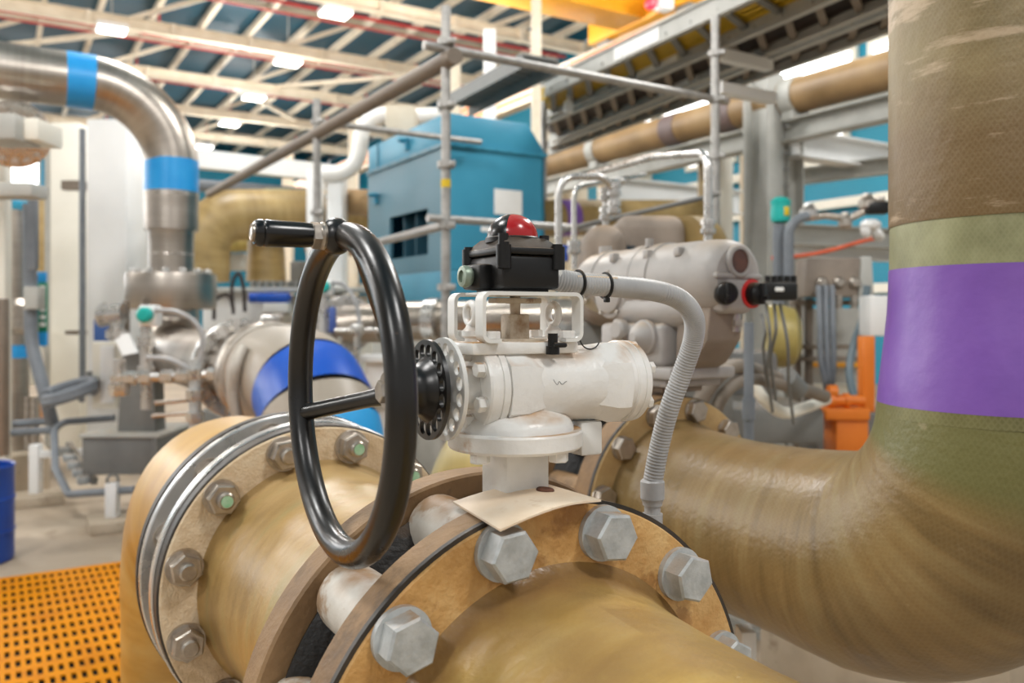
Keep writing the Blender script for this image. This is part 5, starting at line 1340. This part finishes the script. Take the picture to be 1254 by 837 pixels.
t = thing('white_switch_case', 'white narrow case standing above the orange stand next to the purple band', 'case', P(1066, 430, 4.2))
part('case', vbox(MB(), 1066, 362, 1092, 412, 4.2, .15, .01), WHP, t)
for i, pts in enumerate(([P(848, 530, 2.6), P(858, 492, 2.6), P(880, 460, 2.62), P(905, 449, 2.7), P(940, 460, 2.9), P(975, 474, 3.1), P(1010, 486, 3.3)], [P(872, 530, 2.6), P(880, 494, 2.6), P(898, 472, 2.64), P(920, 464, 2.75), P(950, 470, 2.9), P(980, 478, 3.05)])):
    solo('armoured_cable', MB().tube(smoothpath(pts, 10), .025 if i == 0 else .02, 16), BRNST, ('thicker of two arched dusty grey cables behind the right flange', 'thinner of two arched dusty grey cables behind the right flange')[i], 'cable')
mb_ = MB(); mb_.cyl(P(962, 462, 2.95), P(976, 478, 3.0), .04)
solo('cable_coupling', mb_, GRYD, 'dark coupling joining the two arched cables', 'coupling')
solo('stained_hose', MB().tube(smoothpath([P(922, 470, 3.1), P(938, 492, 3.1), P(960, 506, 3.15), P(985, 500, 3.3), P(1012, 490, 3.6)], 8), .022, 12), CRMW, 'stained cream hose sagging towards the orange cylinder', 'hose')
t = thing('vertical_conduit', 'grey plastic conduit dropping below the electric actuator', 'conduit', P(917, 560, 2.5))
part('pipe', MB().cyl(P(917, 395, 2.5), P(917, 580, 2.5), .0145), GRYC, t)
part('coupling', MB().cyl(P(917, 488, 2.5), P(917, 514, 2.5), .0185), GRYC, t)
for i, (xa, ya, xb, yb) in enumerate(((938, 372, 940, 455), (948, 372, 944, 440), (955, 372, 966, 470), (932, 385, 935, 430))):
    solo('thin_cable', MB().tube(smoothpath([P(xa, ya, 2.65), P((xa + xb) / 2 + 4, (ya + yb) / 2, 2.62), P(xb, yb, 2.7), P(xb + 6, yb + 50, 2.8)], 8), .005, 8), GRYD, 'thin dark cable hanging below the black terminal block', 'cable', 'thin cables below the terminal block')
# ------------------------------------------------------------------ light
EXPO = 0.2
w = bpy.data.worlds.new('world'); SC.world = w; w.use_nodes = True
bg = w.node_tree.nodes['Background']; bg.inputs[0].default_value = (1., .992, .98, 1); bg.inputs[1].default_value = .47
def lamp(name, loc, pw, r=.7, col=(1, .98, .955)):
    l = bpy.data.lights.new(name, 'POINT'); l.energy = pw; l.color = col; l.shadow_soft_size = r
    o = bpy.data.objects.new(name, l); COL.objects.link(o); o.location = loc
    return o
for i, (c, d) in enumerate(((-3, -6), (-3, 2), (3, -2), (3, 6), (9, -8), (9, 2), (9, 10), (16, -12), (16, -2), (16, 8), (24, -18), (24, -6), (24, 6), (33, -20), (33, -6), (33, 8))):
    lamp('hall_lamp', Q(c, d, 5.4), 690)
# ------------------------------------------------------------------ camera
cam = bpy.data.cameras.new('camera'); co = bpy.data.objects.new('camera', cam); COL.objects.link(co)
co.location = (0, 0, EYE); co.rotation_euler = (PI / 2, 0, 0)
cam.sensor_width = 36; cam.lens = 36 * F / 1254
cam.shift_y = (Y0 - 418.5) / 1254
cam.clip_end = 300; cam.clip_start = .02
cam.dof.use_dof = True; cam.dof.focus_distance = .86; cam.dof.aperture_fstop = 5.6
SC.camera = co
SC.view_settings.view_transform = 'Standard'; SC.view_settings.look = 'None'
SC.view_settings.gamma = 1; SC.view_settings.use_curve_mapping = False
SC.view_settings.exposure = EXPO
SC.cycles.max_bounces = 6; SC.cycles.use_denoising = True
SC.cycles.sample_clamp_indirect = 6
